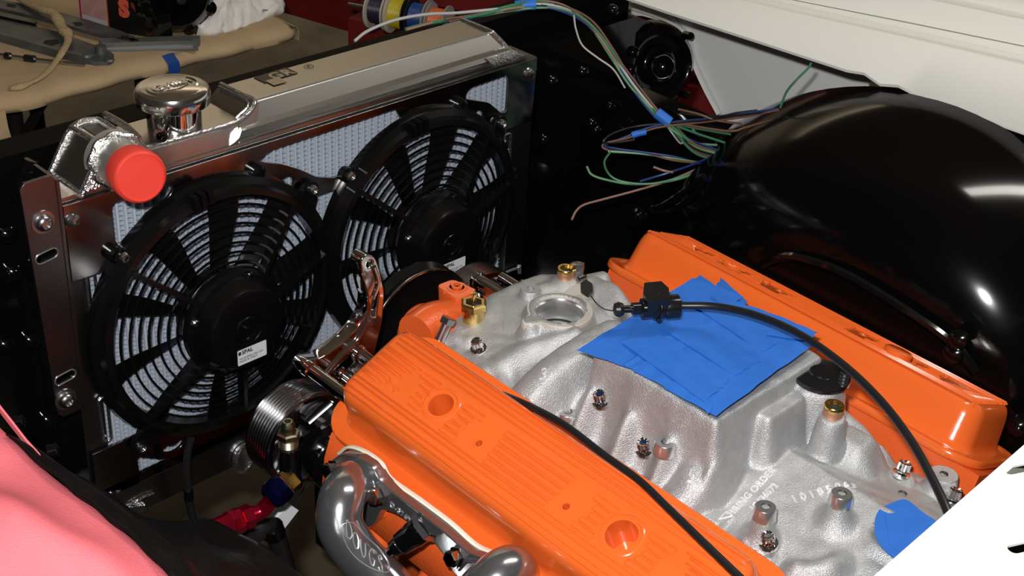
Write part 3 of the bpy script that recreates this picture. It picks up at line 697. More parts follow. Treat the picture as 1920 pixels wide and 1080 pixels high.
def build_block():
    t = thing('engine_block', 'orange painted engine block with cast cylinder heads and front water passages', 'engine', (XC, -.5, -.4))
    for side in (-1, 1):
        O, U, N = cov_frame(side)
        def pt(x, z, s):
            return Vector((x, 0, z)) + Vector((0, O.y, 0)) + V_ * s + Vector((0, 0, .0))
        ib = O - U * .020 - N * .0562; ob = O + U * .112 - N * .0562
        pts = [(ib.x, ib.z), (ob.x, ob.z)]
        if side < 0: pts += [(.108, -.203), (.104, -.240), (.128, -.268), (.17, -.285), (.30, -.24), (.262, -.175), (.252, -.150)]
        else: pts += [(2 * XC - .108, -.21), (2 * XC - .104, -.25), (2 * XC - .17, -.29), (2 * XC - .30, -.24), (2 * XC - .255, -.185), (2 * XC - .246, -.165)]
        bm = NB(); prism(bm, [pt(x, z, -.018) for x, z in pts], V_ * .475); wpart('cylinder_head', bm, ORANGE_C, t, bev=.004, smooth=50)
        if side < 0:
            # cast bosses and plug pockets below the exhaust flange
            for s in (.055, .135, .215, .295, .375):
                p = pt(.118, -.262, s); bm = NB(); lathe(bm, p, Vector((-.5, 0, -.35)), [(.020, -.03), (.017, .006), (.012, .012), (.009, .013), (.008, .008), (0, .008)], 20); wpart('head_boss', bm, ORANGE_C, t)
            for s in (.01, .10, .17, .25, .33):
                p = pt(.112, -.235, s); bm = NB(); lathe(bm, p, Vector((-1, 0, -.2)), [(.010, -.02), (.009, .006), (.007, .008), (.0035, .009), (.003, .006), (0, .006)], 16); wpart('stud_boss', bm, ORANGE_C, t)
            bm = NB()
            for k in range(7):
                s = .06 + k * .045; tube(bm, [pt(.120, -.178, s), pt(.111, -.195, s + .004)], .003, n=6, k=1)
            wpart('cast_ridge', bm, ORANGE_C, t)
    bm = NB(); prism(bm, [Vector((x, -.305, z)) for x, z in [(.16, -.25), (.30, -.17), (.45, -.17), (.60, -.25), (.58, -.45), (.50, -.62), (.26, -.62), (.18, -.45)]], V_ * .45); wpart('cylinder_block', bm, ORANGE_C, t, bev=.006)
    bm = NB(); prism(bm, [Vector((x, -.27, z)) for x, z in [(.23, -.18), (.50, -.18), (.55, -.28), (.50, -.42), (.26, -.42), (.21, -.28)]], V_ * .04); wpart('front_cover', bm, ORANGE_C, t, bev=.006)
    for u, v in ((722, 950), (880, 1040)):
        p = X(.112, u, v); bm = NB(); lathe(bm, p, (-1, 0, .25), [(.011, -.02), (.010, .006), (.008, .008), (.004, .0085), (.0035, .006), (0, .006)], 18); wpart('core_plug', bm, ORANGE_C, t)
    bm = NB(); tube(bm, [X(.125, *p) for p in [(735, 960), (790, 985), (840, 1030), (880, 1080), (900, 1130)]], .017, n=12, squash=.8); wpart('casting_rib', bm, ORANGE_C, t)
    bm = NB(); tube(bm, [X(.13, *p) for p in [(820, 1080), (860, 1040), (930, 1060), (1000, 1090)]], .013, n=12); wpart('casting_rib', bm, ORANGE_C, t)
    return t
build_block()

# ------------------------------------------------------------------ intake manifold
zn = -.109
NK = Z(zn, 1050, 581)
def build_manifold():
    t = thing('intake_manifold', 'bare cast aluminium intake manifold between the two orange valve covers', 'intake manifold', (XC, -.5, -.15))
    x0, x1, y0, y1 = .236, .506, -.80, -.232; st = .0013
    nx = int((x1 - x0) / st) + 1; ny = int((y1 - y0) / st) + 1
    xs = np.linspace(x0, x1, nx); ys = np.linspace(y0, y1, ny); Xg, Yg = np.meshgrid(xs, ys)
    def sst(v): v = np.clip(v, 0, 1); return v * v * (3 - 2 * v)
    ax = np.abs(Xg - XC)
    pit = (Yg + .5) * .0295
    H = -.150 + .33 * np.clip(.092 - ax, 0, .092) * sst((-.50 - Yg) / .06) - .30 * np.clip(ax - .088, 0, 1) - .22 * np.clip(ax - .115, 0, 1)
    H += .003 * np.sin(Yg * 95) * sst((ax - .07) / .03)
    def add(d, top, w, k=.004):
        """smooth union of a shape given by signed distance d (neg inside) rising to top over width w"""
        nonlocal H
        f = sst((-d + w * .5) / w); t_ = top if isinstance(top, np.ndarray) else top
        cand = -.20 + (t_ + .20) * 1.0
        Hn = H + (np.maximum(cand - H, 0)) * f
        H = Hn
    def circ(c, r): return np.hypot(Xg - c[0], Yg - c[1]) - r
    def rbx(c, hx, hy, r, rot=0):
        a = Xg - c[0]; b = Yg - c[1]; cr, sr = math.cos(rot), math.sin(rot); a, b = a * cr + b * sr, -a * sr + b * cr
        qx = np.abs(a) - hx + r; qy = np.abs(b) - hy + r
        return np.hypot(np.maximum(qx, 0), np.maximum(qy, 0)) + np.minimum(np.maximum(qx, qy), 0) - r
    def ridge(pts, r, w, crown=.006):
        """rounded ridge along 3-D polyline"""
        best = np.full(Xg.shape, 9.); zt = np.zeros(Xg.shape)
        P = spline(pts, 8)
        for a, b in zip(P, P[1:]):
            dx, dy = b.x - a.x, b.y - a.y; L = dx * dx + dy * dy + 1e-12
            tt = np.clip(((Xg - a.x) * dx + (Yg - a.y) * dy) / L, 0, 1); dd = np.hypot(Xg - a.x - tt * dx, Yg - a.y - tt * dy)
            m = dd < best; best = np.where(m, dd, best); zt = np.where(m, a.z + tt * (b.z - a.z), zt)
        add(best - r, zt - crown * np.clip(best / r, 0, 1.5) ** 2, w)
    # front body under the thermostat neck
    add(rbx((XC + .0, -.315), .090, .078, .03), -.134, .045)
    add(rbx((XC + .01, -.30), .055, .060, .03), -.126, .03)
    add(circ(NK, .036), zn - .004, .008)
    e = Z(zn, 995, 601); add(circ(e, .0105), zn - .004, .006)
    sb = Z(-.137, 886, 612); add(circ(sb, .021), -.136, .012)
    ridge([Z(-.150, 800, 628), Z(-.142, 840, 632), Z(-.138, 880, 640)], .012, .014)
    ridge([Z(-.146, 860, 660), Z(-.142, 930, 700), Z(-.150, 965, 752)], .008, .022, .002)
    pb = Z(-.118, 1060, 530); add(circ(pb, .0165), -.119, .016)
    ridge([Z(-.116, 1110, 530), Z(-.112, 1150, 545), Z(-.122, 1180, 590)], .017, .026, .008)
    ridge([Z(-.122, 1020, 545), Z(-.120, 1080, 530), Z(-.116, 1130, 520)], .014, .02)
    # plenum with fluted walls
    flute = .0095 * np.cos((Yg + .455) / .0485 * 2 * PI) + .002 * np.cos((Yg + .455) / .0243 * 2 * PI)
    nearm = sst((XC - .03 - Xg) / .05)
    add(rbx((XC, -.517), .088, .074, .012) - (flute + .010) * nearm, -.108 + .02 * np.exp(-((Xg - XC) / .09) ** 2), .016 + .018 * nearm)
    add(rbx((XC, -.519), .0865, .077, .008), -.0665, .010)
    # runners on the near side
    ridge([Z(-.078, 1150, 612), Z(-.088, 1090, 645), Z(-.104, 1020, 695), Z(-.128, 965, 752)], .026, .030, .010)
    ridge([Z(-.112, 1080, 622), Z(-.125, 980, 655), Z(-.142, 915, 690)], .014, .026, .004)
    ridge([Z(-.076, 1365, 745), Z(-.092, 1350, 800), Z(-.118, 1300, 880), Z(-.146, 1240, 945)], .020, .026, .008)
    ridge([Z(-.100, 1240, 760), Z(-.130, 1190, 815), Z(-.146, 1150, 850)], .011, .02, .003)
    ridge([Z(-.10, 1160, 715), Z(-.130, 1115, 765), Z(-.146, 1080, 800)], .009, .02, .003)
    add(rbx(Z(-.137, 1225, 820), .016, .017, .008), -.134, .014)
    add(rbx(Z(-.145, 1075, 770), .010, .012, .008), -.1435, .006)
    # rear block and bosses
    add(rbx(Z(-.080, 1448, 742), .033, .024, .010), -.081, .012)
    add(rbx(Z(-.100, 1610, 790), .024, .026, .016), -.112, .03)
    ridge([Z(-.10, 1500, 700), Z(-.112, 1560, 745), Z(-.14, 1650, 820)], .016, .03, .003)
    add(circ(Z(-.076, 1540, 708), .027), -.0765, .006)
    add(circ(Z(-.083, 1563, 772), .0150), -.084, .004)
    for (u, v, z, r) in ((1437, 945, -.113, .009), (1581, 917, -.102, .009), (1690, 884, -.142, .015), (1770, 890, -.136, .016), (1800, 935, -.146, .013)):
        add(circ(Z(z, u, v), r + .003), z - .012, .02); add(circ(Z(z, u, v), r), z, .005)
    ridge([Z(-.143, 1400, 1000), Z(-.138, 1415, 975), Z(-.128, 1437, 955)], .004, .008, .001)
    add(rbx(Z(-.150, 1345, 965), .012, .010, .004), -.147, .005)
    ridge([Z(-.138, 1500, 1045), Z(-.130, 1560, 1040), Z(-.140, 1610, 1020)], .012, .018, .004)
    add(rbx(Z(-.141, 1690, 935), .014, .010, .004), -.141, .006)
    add(circ(Z(-.127, 1700, 988), .036), -.128, .010)
    for (u, v, z, r) in ((1065, 772, -.139, .0115), (1240, 887, -.141, .0115), (897, 668, -.147, .012), (1120, 815, -.149, .011), (1205, 872, -.149, .011), (1440, 1027, -.150, .011)):
        add(circ(Z(z, u, v), r), z, .008)
    H = H + pit
    # gentle casting unevenness
    H += .0006 * np.sin(Xg * 171 + 2 * np.sin(Yg * 60)) * np.sin(Yg * 143 + 1.7 * np.sin(Xg * 80))
    # blur once to round creases
    for _ in range(3):
        H[1:-1, 1:-1] = (H[1:-1, 1:-1] * 2 + H[:-2, 1:-1] + H[2:, 1:-1] + H[1:-1, :-2] + H[1:-1, 2:]) / 6
    # thermostat bore
    # footprint
    xf = .4865 + .005 * np.sin((Yg + .42) * 62) + .006 * sst((-.72 - Yg) / .04); xn = .243 - .004 * np.sin((Yg + .3) * 70)
    yf = -.243 - .10 * np.clip(np.abs(Xg - .31) - .05, 0, 1) - .25 * np.clip(.27 - Xg, 0, 1)
    keep = (Xg < xf) & (Xg > xn) & (Yg < yf) & ~(np.hypot(Xg - NK.x, Yg - NK.y) < .0262)
    idx = -np.ones(Xg.shape, int)
    kf = keep[:-1, :-1] & keep[1:, :-1] & keep[:-1, 1:] & keep[1:, 1:]
    use = np.zeros(Xg.shape, bool); use[:-1, :-1] |= kf; use[1:, :-1] |= kf; use[:-1, 1:] |= kf; use[1:, 1:] |= kf
    idx[use] = np.arange(use.sum()); co = np.stack([Xg[use], Yg[use], H[use]], 1)
    ii = np.argwhere(kf); q = np.stack([idx[ii[:, 0], ii[:, 1]], idx[ii[:, 0], ii[:, 1] + 1], idx[ii[:, 0] + 1, ii[:, 1] + 1], idx[ii[:, 0] + 1, ii[:, 1]]], 1)
    # skirt
    ed = {}
    n0 = len(co)
    E_ = np.concatenate([q[:, [0, 1]], q[:, [1, 2]], q[:, [2, 3]], q[:, [3, 0]]]); key = np.sort(E_, 1); u_, inv, cnt = np.unique(key, axis=0, return_inverse=True, return_counts=True)
    bd = E_[cnt[inv.ravel()] == 1]; bv = np.unique(bd); mp = {int(v): n0 + i for i, v in enumerate(bv)}
    co2 = co[bv].copy(); co2[:, 2] -= .022
    sk = np.array([[a, mp[int(a)], mp[int(b)], b] for a, b in bd])
    allv = np.vstack([co, co2]); allf = np.vstack([q, sk])
    me = bpy.data.meshes.new('casting'); me.vertices.add(len(allv)); me.vertices.foreach_set('co', allv.astype('f').ravel())
    me.loops.add(len(allf) * 4); me.loops.foreach_set('vertex_index', allf.astype('i').ravel()); me.polygons.add(len(allf))
    me.polygons.foreach_set('loop_start', np.arange(0, len(allf) * 4, 4, dtype='i')); me.polygons.foreach_set('loop_total', np.full(len(allf), 4, dtype='i'))
    me.update(); me.validate(); me.materials.append(CAST)
    place('casting', me, None, t, 180, None)
    def hz(x, y):
        i = int(round((y - y0) / (ys[1] - ys[0]))); j = int(round((x - x0) / (xs[1] - xs[0]))); i = min(max(i, 0), ny - 1); j = min(max(j, 0), nx - 1); return float(H[i, j])
    # thermostat flange: ring with ears
    zt = zn + (NK.y + .5) * .0295 * 0
    e1 = Z(zn, 995, 601); e2 = Z(zn, 1092, 540); a0 = math.atan2(e1.y - NK.y, e1.x - NK.x)
    loop = []
    for k in range(72):
        a = 2 * PI * k / 72; r = .0345
        for e_ in (e1, e2):
            dx, dy = e_.x - NK.x, e_.y - NK.y; de = math.hypot(dx, dy); ae = math.atan2(dy, dx); da = (a - ae + PI) % (2 * PI) - PI
            w = .0115
            if abs(da) < .55: r = max(r, (de + w * .9) * math.exp(-(da / .34) ** 2 * .55))
        loop.append((NK.x + r * math.cos(a), NK.y + r * math.sin(a)))
    hole = [(NK.x + .0265 * math.cos(2 * PI * k / 48), NK.y + .0265 * math.sin(2 * PI * k / 48)) for k in range(48)]
    h1 = [(e1.x + .0042 * math.cos(2 * PI * k / 16), e1.y + .0042 * math.sin(2 * PI * k / 16)) for k in range(16)]
    me = sheet(loop, [hole, h1], .012, .0005)
    place_mesh('thermostat_flange', me, Matrix.Translation((0, 0, zt - .006)), mat('machined_pad', (.66, .61, .56), .45, metal=.3), t, 30)
    c = Vector((NK.x, NK.y, zt))
    bm = NB(); lathe(bm, c, (0, 0, -1), [(.0268, .0015), (.0255, .004), (.0248, .006), (.0248, .028), (.0225, .030), (.0225, .036), (0, .040)], 48); wpart('thermostat_bore', bm, MACH, t, smooth=30)
    bm = NB(); lathe(bm, c, (0, 0, -1), [(.0249, .0262), (.0244, .0262), (.0240, .028), (.0249, .028)], 48); wpart('gasket_ring', bm, DARK, t)
    bm = NB(); lathe(bm, c, (0, 0, -1), [(.0238, .0285), (0, .0283)], 40); wpart('bore_floor', bm, mat('speckled_floor', (.42, .43, .45), .6, var=.6, vscale=260), t)
    bm = NB(); cyl(bm, (e1.x, e1.y, zt + .0004), (e1.x, e1.y, zt - .012), .0041, n=16); wpart('threaded_hole', bm, STEEL, t)
    # separate tall ear
    ep = Z(zn - .002, 995, 541); bm = NB(); lathe(bm, (ep.x, ep.y, zn - .002), (0, 0, -1), [(.0035, .006), (.0042, 0), (.0105, 0), (.0112, .001), (.0125, .03), (.014, .05)], 24); wpart('boss', bm, CAST, t)
    # threaded bosses with dark holes
    for (u, v, z, r) in ((1437, 943, -.113, .009), (1581, 915, -.102, .009), (1690, 884, -.1455, .0), (1770, 888, -.142, .013), (1065, 772, -.1365, .0095), (1240, 887, -.142, .0095), (1690, 935, -.147, 0)):
        p = Z(z + (-.62 + .5) * .0295 * 0, u, v)
        if r:
            bm = NB(); lathe(bm, (p.x, p.y, hz(p.x, p.y) + .0008), (0, 0, -1), [(.0038, .006), (.0042, 0), (r, 0), (r + .0007, .001), (r + .002, .012)], 24); wpart('boss_pad', bm, MACH if r < .012 else CAST, t)
        h = hz(p.x, p.y); bm = NB(); lathe(bm, (p.x, p.y, h + .0012), (0, 0, -1), [(.0042, 0), (.0036, .0005), (.0036, .004), (0, .006)], 16); wpart('threaded_hole', bm, mat('hole_grey', (.16, .16, .16), .3, metal=.8), t)
    # twelve-point bolts
    def bolt(u, v, z, tilt):
        p = Z(z, u, v); h = hz(p.x, p.y); p = Vector((p.x, p.y, h)); d = Vector((tilt, 0, 1)).normalized()
        bm = NB(); lathe(bm, p - d * .002, d, [(.0085, 0), (.0088, .002), (.0085, .0042), (.0055, .0045), (.0055, .006)], 24); 
        x, y, z_ = basis(d); rg = []
        for hh, sc_ in ((.005, 1), (.0125, 1), (.0135, .9)):
            rg.append([p + d * hh + (x * math.cos(2 * PI * k / 24) + y * math.sin(2 * PI * k / 24)) * (.0062 if k % 2 else .0050) * sc_ for k in range(24)])
        rg.append([p + d * .0125 + (x * math.cos(2 * PI * k / 24) + y * math.sin(2 * PI * k / 24)) * .0034 for k in range(24)]); loft(bm, rg, True, True)
        wpart('bolt', bm, CHROME, t, smooth=20)
    for u, v, z, ti in ((897, 672, -.148, -.35), (1120, 815, -.150, -.35), (1205, 872, -.150, -.35), (1440, 1027, -.152, -.35), (1690, 886, -.145, .3), (1786, 936, -.150, .3)): bolt(u, v, z, ti)
    bm = NB(); p = Z(-.128, 833, 640)
    # cast lettering
    def letters(s, size, u, v, z, xd, yd, name='cast_lettering', bold=.0003):
        p = Z(z, u, v); me = text_mesh(s, size, .0006, bold=bold); M = frame((p.x, p.y, 0), xd, yd)
        n = len(me.vertices); co = np.empty(n * 3, 'f'); me.vertices.foreach_get('co', co); co = co.reshape(-1, 3)
        for i in range(n):
            w = M @ Vector((float(co[i, 0]), float(co[i, 1]), 0)); co[i] = (w.x, w.y, hz(w.x, w.y) + .0003 + float(co[i, 2]))
        me.vertices.foreach_set('co', co.ravel()); me.materials.append(mat('raised_cast', (.78, .78, .78), .4, metal=.4)); place(name, me, None, t, 0, None)
    letters('FIRING ORDER', .0094, 1413, 904, -.130, (1, 0, 0), (0, 1, 0)); letters('18436572', .0088, 1436, 914, -.130, (1, 0, 0), (0, 1, 0))
    letters('1', .0098, 1493, 916, -.125, (.9, -.4, 0), (.4, .9, 0))
    for i, ch in enumerate('0185063'): letters(ch, .0105, 1509 + i * 15.5, 915 - 1.2 * i + .0 * i, -.125, (.9 - .03 * i, -.4 - .05 * i, 0), (.4 + .05 * i, .9, 0))
    letters('3', .016, 1018, 709, -.108, (.55, -.85, 0), (.85, .55, 0), bold=0); letters('5', .016, 1297, 888, -.120, (.55, -.85, 0), (.85, .55, 0), bold=0)
    for (a, b) in (((1352, 950), (1378, 942)), ((1352, 950), (1366, 934)), ((1366, 934), (1372, 950))):
        pa = Z(-.135, *a); pb_ = Z(-.135, *b); bm = NB(); tube(bm, [(pa.x, pa.y, hz(pa.x, pa.y) + .0006), (pb_.x, pb_.y, hz(pb_.x, pb_.y) + .0006)], .0008, n=5, k=1); wpart('cast_arrow', bm, mat('raised_cast'), t)
    # plugs
    for u, v, z in ((1563, 768, -.083), (1060, 522, -.115)):
        p = Z(z, u, v); h = hz(p.x, p.y); bm = NB(); lathe(bm, (p.x, p.y, h - .001), (0, 0, 1), [(.0095, 0), (.0095, .007), (.0088, .007)], 24); pl_ = wpart('plug_thread', bm, COPPER, t)
        bm = NB(); lathe(bm, (p.x, p.y, h + .006), (0, 0, 1), [(.0094, 0), (.0098, .001), (.0098, .004), (.009, .005), (.0072, .005), (.0062, .001)], 24); wpart('plug_rim', bm, BRASS, t)
        bm = NB(); lathe(bm, (p.x, p.y, h + .0068), (0, 0, 1), [(.007, 0), (0, 0)], 6); wpart('hex_socket', bm, DARK, t, smooth=0)
    return t, hz
MT, HZ = build_manifold()

# brass temperature sender
p = Z(-.137, 886, 612); p = Vector((p.x, p.y, HZ(p.x, p.y)))
t = thing('temperature_sender', 'brass hex temperature sender screwed in front of the thermostat opening', 'sensor', p)
bm = NB(); lathe(bm, p - Vector((0, 0, .003)), (0, 0, 1), [(.0115, 0), (.0115, .016)], 28); wpart('threaded_body', bm, BRASS, t)
bm = NB(); lathe(bm, p + Vector((0, 0, .012)), (0, 0, 1), [(.0115, 0), (.0148, .0006), (.0148, .007), (.0125, .0085), (.0095, .0085), (.0085, .005), (0, .005)], 6, phase=.3); wpart('hex', bm, BRASS, t, smooth=20)
bm = NB(); lathe(bm, p + Vector((0, 0, .016)), (0, 0, 1), [(.0085, 0), (.0085, .004), (.006, .0055), (.005, .0055)], 20); wpart('insulator', bm, RUBBER, t)
bm = NB(); lathe(bm, p + Vector((0, 0, .018)), (0, 0, 1), [(.0032, 0), (.0032, .006), (.0022, .007), (.0022, .009), (.0034, .010), (.0034, .0125), (0, .013)], 14); wpart('terminal', bm, BRASS, t)
# blue tape
def build_tape():
    t = thing('tape_cover', 'big patch of overlapping blue tape strips over the carburettor opening', 'tape', (.38, -.52, -.05))
    zt = -.061
    def quad(cs, zs, name='tape_strip', nu=24, nv=10, jag=.0012, lift=None):
        cs = [Vector((*Z(z, *c).xy, z + (Z(z, *c).y + .5) * .0)) for c, z in zip(cs, zs)]
        g = []
        for i in range(nu + 1):
            r = []
            for j in range(nv + 1):
                a, b = i / nu, j / nv; p = (cs[0] * (1 - a) + cs[1] * a) * (1 - b) + (cs[3] * (1 - a) + cs[2] * a) * b
                p = p + Vector((rng.uniform(-1, 1), rng.uniform(-1, 1), 0)) * (jag if i in (0, nu) else jag * .05) + Vector((0, 0, .0003 * math.sin(a * 13 + b * 5) + .00025 * math.sin(b * 11 + a * 4)))
                if lift: p.z += lift(a, b)
                r.append(p)
            g.append(r)
        bm = NB(); patch(bm, g, (0, 0, -.0003)); wpart(name, bm, TAPE, t, smooth=60)
    dip = None
    quad([(1082, 657), (1180, 690), (1392, 556), (1300, 520)], [-.061, -.061, -.058, -.058], lift=dip)
    quad([(1165, 683), (1200, 700), (1440, 590), (1375, 562)], [-.0606, -.0606, -.0576, -.0576], lift=dip)
    quad([(1185, 695), (1262, 732), (1490, 604), (1405, 572)], [-.0602, -.0602, -.0574, -.0574], lift=dip)
    quad([(1245, 728), (1343, 780), (1532, 640), (1470, 598)], [-.0600, -.0600, -.0560, -.0566], lift=dip)
    quad([(1165, 642), (1320, 752), (1368, 714), (1215, 612)], [-.0586, -.0586, -.0580, -.0578], lift=dip)
    quad([(1225, 606), (1380, 705), (1425, 676), (1272, 576)], [-.0582, -.0578, -.0572, -.0576], lift=dip)
    quad([(1290, 566), (1430, 660), (1480, 632), (1350, 545)], [-.0576, -.0570, -.0566, -.0570], lift=dip)
    # strips reaching up the far cover
    quad([(1262, 556), (1345, 600), (1400, 578), (1312, 514)], [-.058, -.058, -.062, -.066])
    quad([(1330, 556), (1378, 588), (1402, 566), (1352, 520)], [-.0565, -.0565, -.062, -.066])
    quad([(1438, 628), (1520, 640), (1530, 622), (1455, 590)], [-.0555, -.0545, -.054, -.056])
    quad([(1312, 762), (1330, 776), (1336, 755), (1326, 745)], [-.0585, -.0585, -.056, -.057], nu=6, nv=4)
    return t
build_tape()
t = thing('tape_disc', 'small blue tape patch over the round distributor hole beside the white panel', 'tape', (.38, -.75, -.13))
c = Z(-.127, 1700, 990); g = []
pts = [Z(-.126, *p) for p in [(1640, 985), (1648, 955), (1675, 940), (1700, 935), (1730, 958), (1765, 985), (1760, 1030), (1700, 1052), (1672, 1040), (1648, 1015)]]
lp = smooth_loop([(p.x, p.y) for p in pts], 4)
bm = NB(); prism(bm, [(a, b, HZ(c.x, c.y) + .002) for a, b in lp], (0, 0, .0006)); wpart('tape_strip', bm, TAPE, t, smooth=0)
bm = NB(); prism(bm, [(*Z(-.1255, *p).xy, HZ(c.x, c.y) + .0027) for p in [(1660, 962), (1690, 957), (1745, 975), (1752, 1030), (1700, 1040), (1668, 1020)]], (0, 0, .0004)); wpart('tape_strip', bm, TAPE, t, smooth=0)

# ------------------------------------------------------------------ front accessories
def grooved(c, y0, y1, r, name, label, m, n=8, hubr=.018, dish=True):
    t = thing(name, label, 'pulley', (c[0], y0, c[1])); o = Vector((c[0], y0, c[1])); L = abs(y1 - y0)
    prof = [(r * .86, 0), (r * .97, 0), (r, .001)]
    for k in range(n):
        a = .003 + (L - .006) * k / n; w = (L - .006) / n; prof += [(r, a + w * .2), (r * .975, a + w * .5), (r, a + w * .8)]
    prof += [(r, L - .001), (r * .97, L), (r * .88, L), (r * .86, L - .004), (r * .84, L * .5)]
    if dish: prof += [(r * .80, L * .35), (hubr * 1.6, L * .3), (hubr, L * .3), (hubr, 0)]
    prof += [(r * .84, L * .2), (r * .86, 0)]
    bm = NB(); lathe(bm, o, (0, -1, 0), prof, 72); wpart('grooved_rim', bm, m, t, smooth=25)
    for k in range(5):
        a = 2 * PI * k / 5 + .5; bm = NB(); u = Vector((math.cos(a), 0, math.sin(a))); tube(bm, [o + Vector((0, -L * .45, 0)) + u * hubr * .8, o + Vector((0, -L * .55, 0)) + u * r * .85], .007, n=8, k=1, squash=.5); wpart('spoke', bm, m, t)
    return t, o
PST, PSO = grooved((.1405, -.236), -.166, -.205, .0535, 'steering_pump_pulley', 'polished grooved pulley in front of the black power steering pump', mat('pulley_steel', (.42, .42, .43), .2, metal=1))
t = thing('steering_pump', 'black power steering pump body beside the front of the near valve cover', 'pump', (.15, -.26, -.25))
c = Vector((.1405, -.2, -.236))
bm = NB(); lathe(bm, c + Vector((0, -.006, 0)), (0, -1, 0), [(0, 0), (.012, 0), (.013, .012), (.026, .014), (.030, .02), (.031, .045), (.027, .050), (.027, .075), (.018, .085), (0, .086)], 40); wpart('pump_body', bm, BLACKP, t)
bm = NB(); cyl(bm, c + Vector((.0, -.05, -.0)), c + Vector((.055, -.075, -.005)), .019, n=24, ch=.002); wpart('pump_neck', bm, mat('black_satin'), t)
pf = Y(-.228, 541, 838)
bm = NB(); cyl(bm, pf + Vector((.002, 0, -.05)), pf, .0115, .0105, n=20, ch=.001); wpart('outlet_port', bm, BLACKP, t)
for u, v in ((597, 790), (590, 832)):
    q = Y(-.22, u, v); bm = NB(); cyl(bm, q, q + Vector((0, -.010, 0)), .0055, n=6); wpart('pump_bolt', bm, STEEL, t, smooth=20)
t = thing('flare_fitting', 'brass and steel flare fitting standing on the black steering pump', 'fitting', pf)
bm = NB(); lathe(bm, pf, (0, 0, 1), [(.0098, 0)] + [(.0104 if k % 2 else .0092, .002 + k * .0013) for k in range(8)] + [(.0095, .0128)], 24); wpart('thread', bm, mat('green_brass', (.52, .50, .34), .28, metal=1), t)
bm = NB(); lathe(bm, pf + Vector((0, 0, .012)), (0, 0, 1), [(.009, 0), (.0118, .0008), (.0118, .006), (.009, .007)], 6, phase=.2); wpart('hex_collar', bm, mat('green_brass'), t, smooth=20)
bm = NB(); lathe(bm, pf + Vector((0, 0, .0185)), (0, 0, 1), [(.0075, 0), (.0075, .006), (.007, .009), (.005, .0135), (.0035, .0135), (.003, .010)], 24); wpart('flare_cone', bm, mat('green_brass'), t)
# hose end
t = thing('hose_end', 'red and blue anodised hose end with a brass collar below the steering pump', 'hose fitting', Y(-.235, 480, 960))
A = Y(-.235, 545, 898); B = Y(-.235, 507, 933)
d = (B - A).normalized(); bm = NB(); lathe(bm, A - d * .004, d, [(.0, 0), (.0125, 0), (.0125, .010), (.010, .0105), (.010, .016)], 6); wpart('brass_collar', bm, BRASS, t, smooth=20)
bm = NB(); lathe(bm, A + d * .008, d, [(.009, 0), (.0140, .001), (.0150, .006), (.0150, .016), (.0125, .021), (.009, .023)], 12); wpart('blue_nut', bm, ANBLUE, t, smooth=20)
E1 = Y(-.235, 506, 940); E2 = Y(-.232, 492, 957); E3 = Y(-.228, 470, 966)
bm = NB(); tube(bm, [E1, E2, E3], .0085, n=20); wpart('red_elbow', bm, ANRED, t)
d2 = (Y(-.224, 425, 985) - E3).normalized()
bm = NB(); lathe(bm, E3 - d2 * .001, d2, [(.0, 0), (.0125, 0), (.0125, .009), (.0105, .010), (.0105, .012)], 6, phase=.3); wpart('red_hex', bm, ANRED, t, smooth=20)
bm = NB(); lathe(bm, E3 + d2 * .010, d2, [(.0, 0), (.0128, .0), (.0135, .003), (.0135, .012), (.0118, .016), (.011, .034), (.010, .036), (.0085, .034)], 8, phase=.1); wpart('red_socket', bm, ANRED, t, smooth=20)
t = tag(bpy.data.objects.new('return_hose', None), 'black rubber hose under the red hose end, over the concrete', 'hose'); COL.objects.link(t); t.location = Y(-.2, 505, 985)
bm = NB(); tube(bm, [Y(-.20, *p) for p in [(440, 1010), (470, 1005), (500, 990), (515, 1000), (528, 1040), (545, 1100)]], .0105, n=12); wpart('hose_wall', bm, RUBBER, t)
bm = NB(); cyl(bm, Y(-.205, 508, 985), Y(-.205, 514, 1002), .0125, n=20, ch=.001); wpart('hose_clamp', bm, BLACKP, t)
t = tag(bpy.data.objects.new('white_connector', None), 'small white plastic connector hanging by a wire near the hose end', 'connector'); COL.objects.link(t); t.location = Y(-.2, 540, 970)
bm = NB(); prism(bm, [Y(-.2, *p) for p in [(516, 974), (545, 947), (560, 957), (533, 992)]], (0, .009, 0)); wpart('connector_shell', bm, mat('white_plastic', (.72, .74, .76), .5), t, bev=.001)
bm = NB(); tube(bm, [Y(-.198, *p) for p in [(553, 953), (560, 938), (572, 915), (585, 900)]], .0016, n=6); wpart('connector_wire', bm, RUBBER, t)

# crank driven disc pulley and water pump
t = thing('water_pump_pulley', 'black dished pulley with a bright steel rim behind the polished bracket', 'pulley', (.332, -.15, -.2))
o = Vector((.332, -.138, -.2))
bm = NB(); lathe(bm, o, (0, -1, 0), [(.030, -.004), (.073, 0), (.0765, .002), (.0768, .004), (.070, .010), (.0725, .018), (.0755, .0195), (.0755, .0215), (.0735, .0225), (.069, .018), (.060, .012), (.03, .010), (.0, .010)], 96); wpart('pulley_disc', bm, mat('dark_steel', (.05, .05, .05), .20, metal=.9), t, smooth=30)
bm = NB(); lathe(bm, o, (0, -1, 0), [(.0738, .0200), (.0757, .0198), (.0762, .0210), (.0757, .0228), (.0742, .0230)], 96); wpart('bright_rim', bm, CHROME, t)
t = thing('water_pump', 'orange painted water pump with a square outlet block in front of the manifold', 'pump', (.332, -.22, -.2))
bm = NB(); lathe(bm, (.332, -.166, -.2), (0, -1, 0), [(0, 0), (.020, 0), (.022, .010), (.031, .014), (.034, .022), (.036, .045), (.040, .060), (.040, .10)], 40); wpart('pump_nose', bm, ORANGE_C, t, smooth=60)
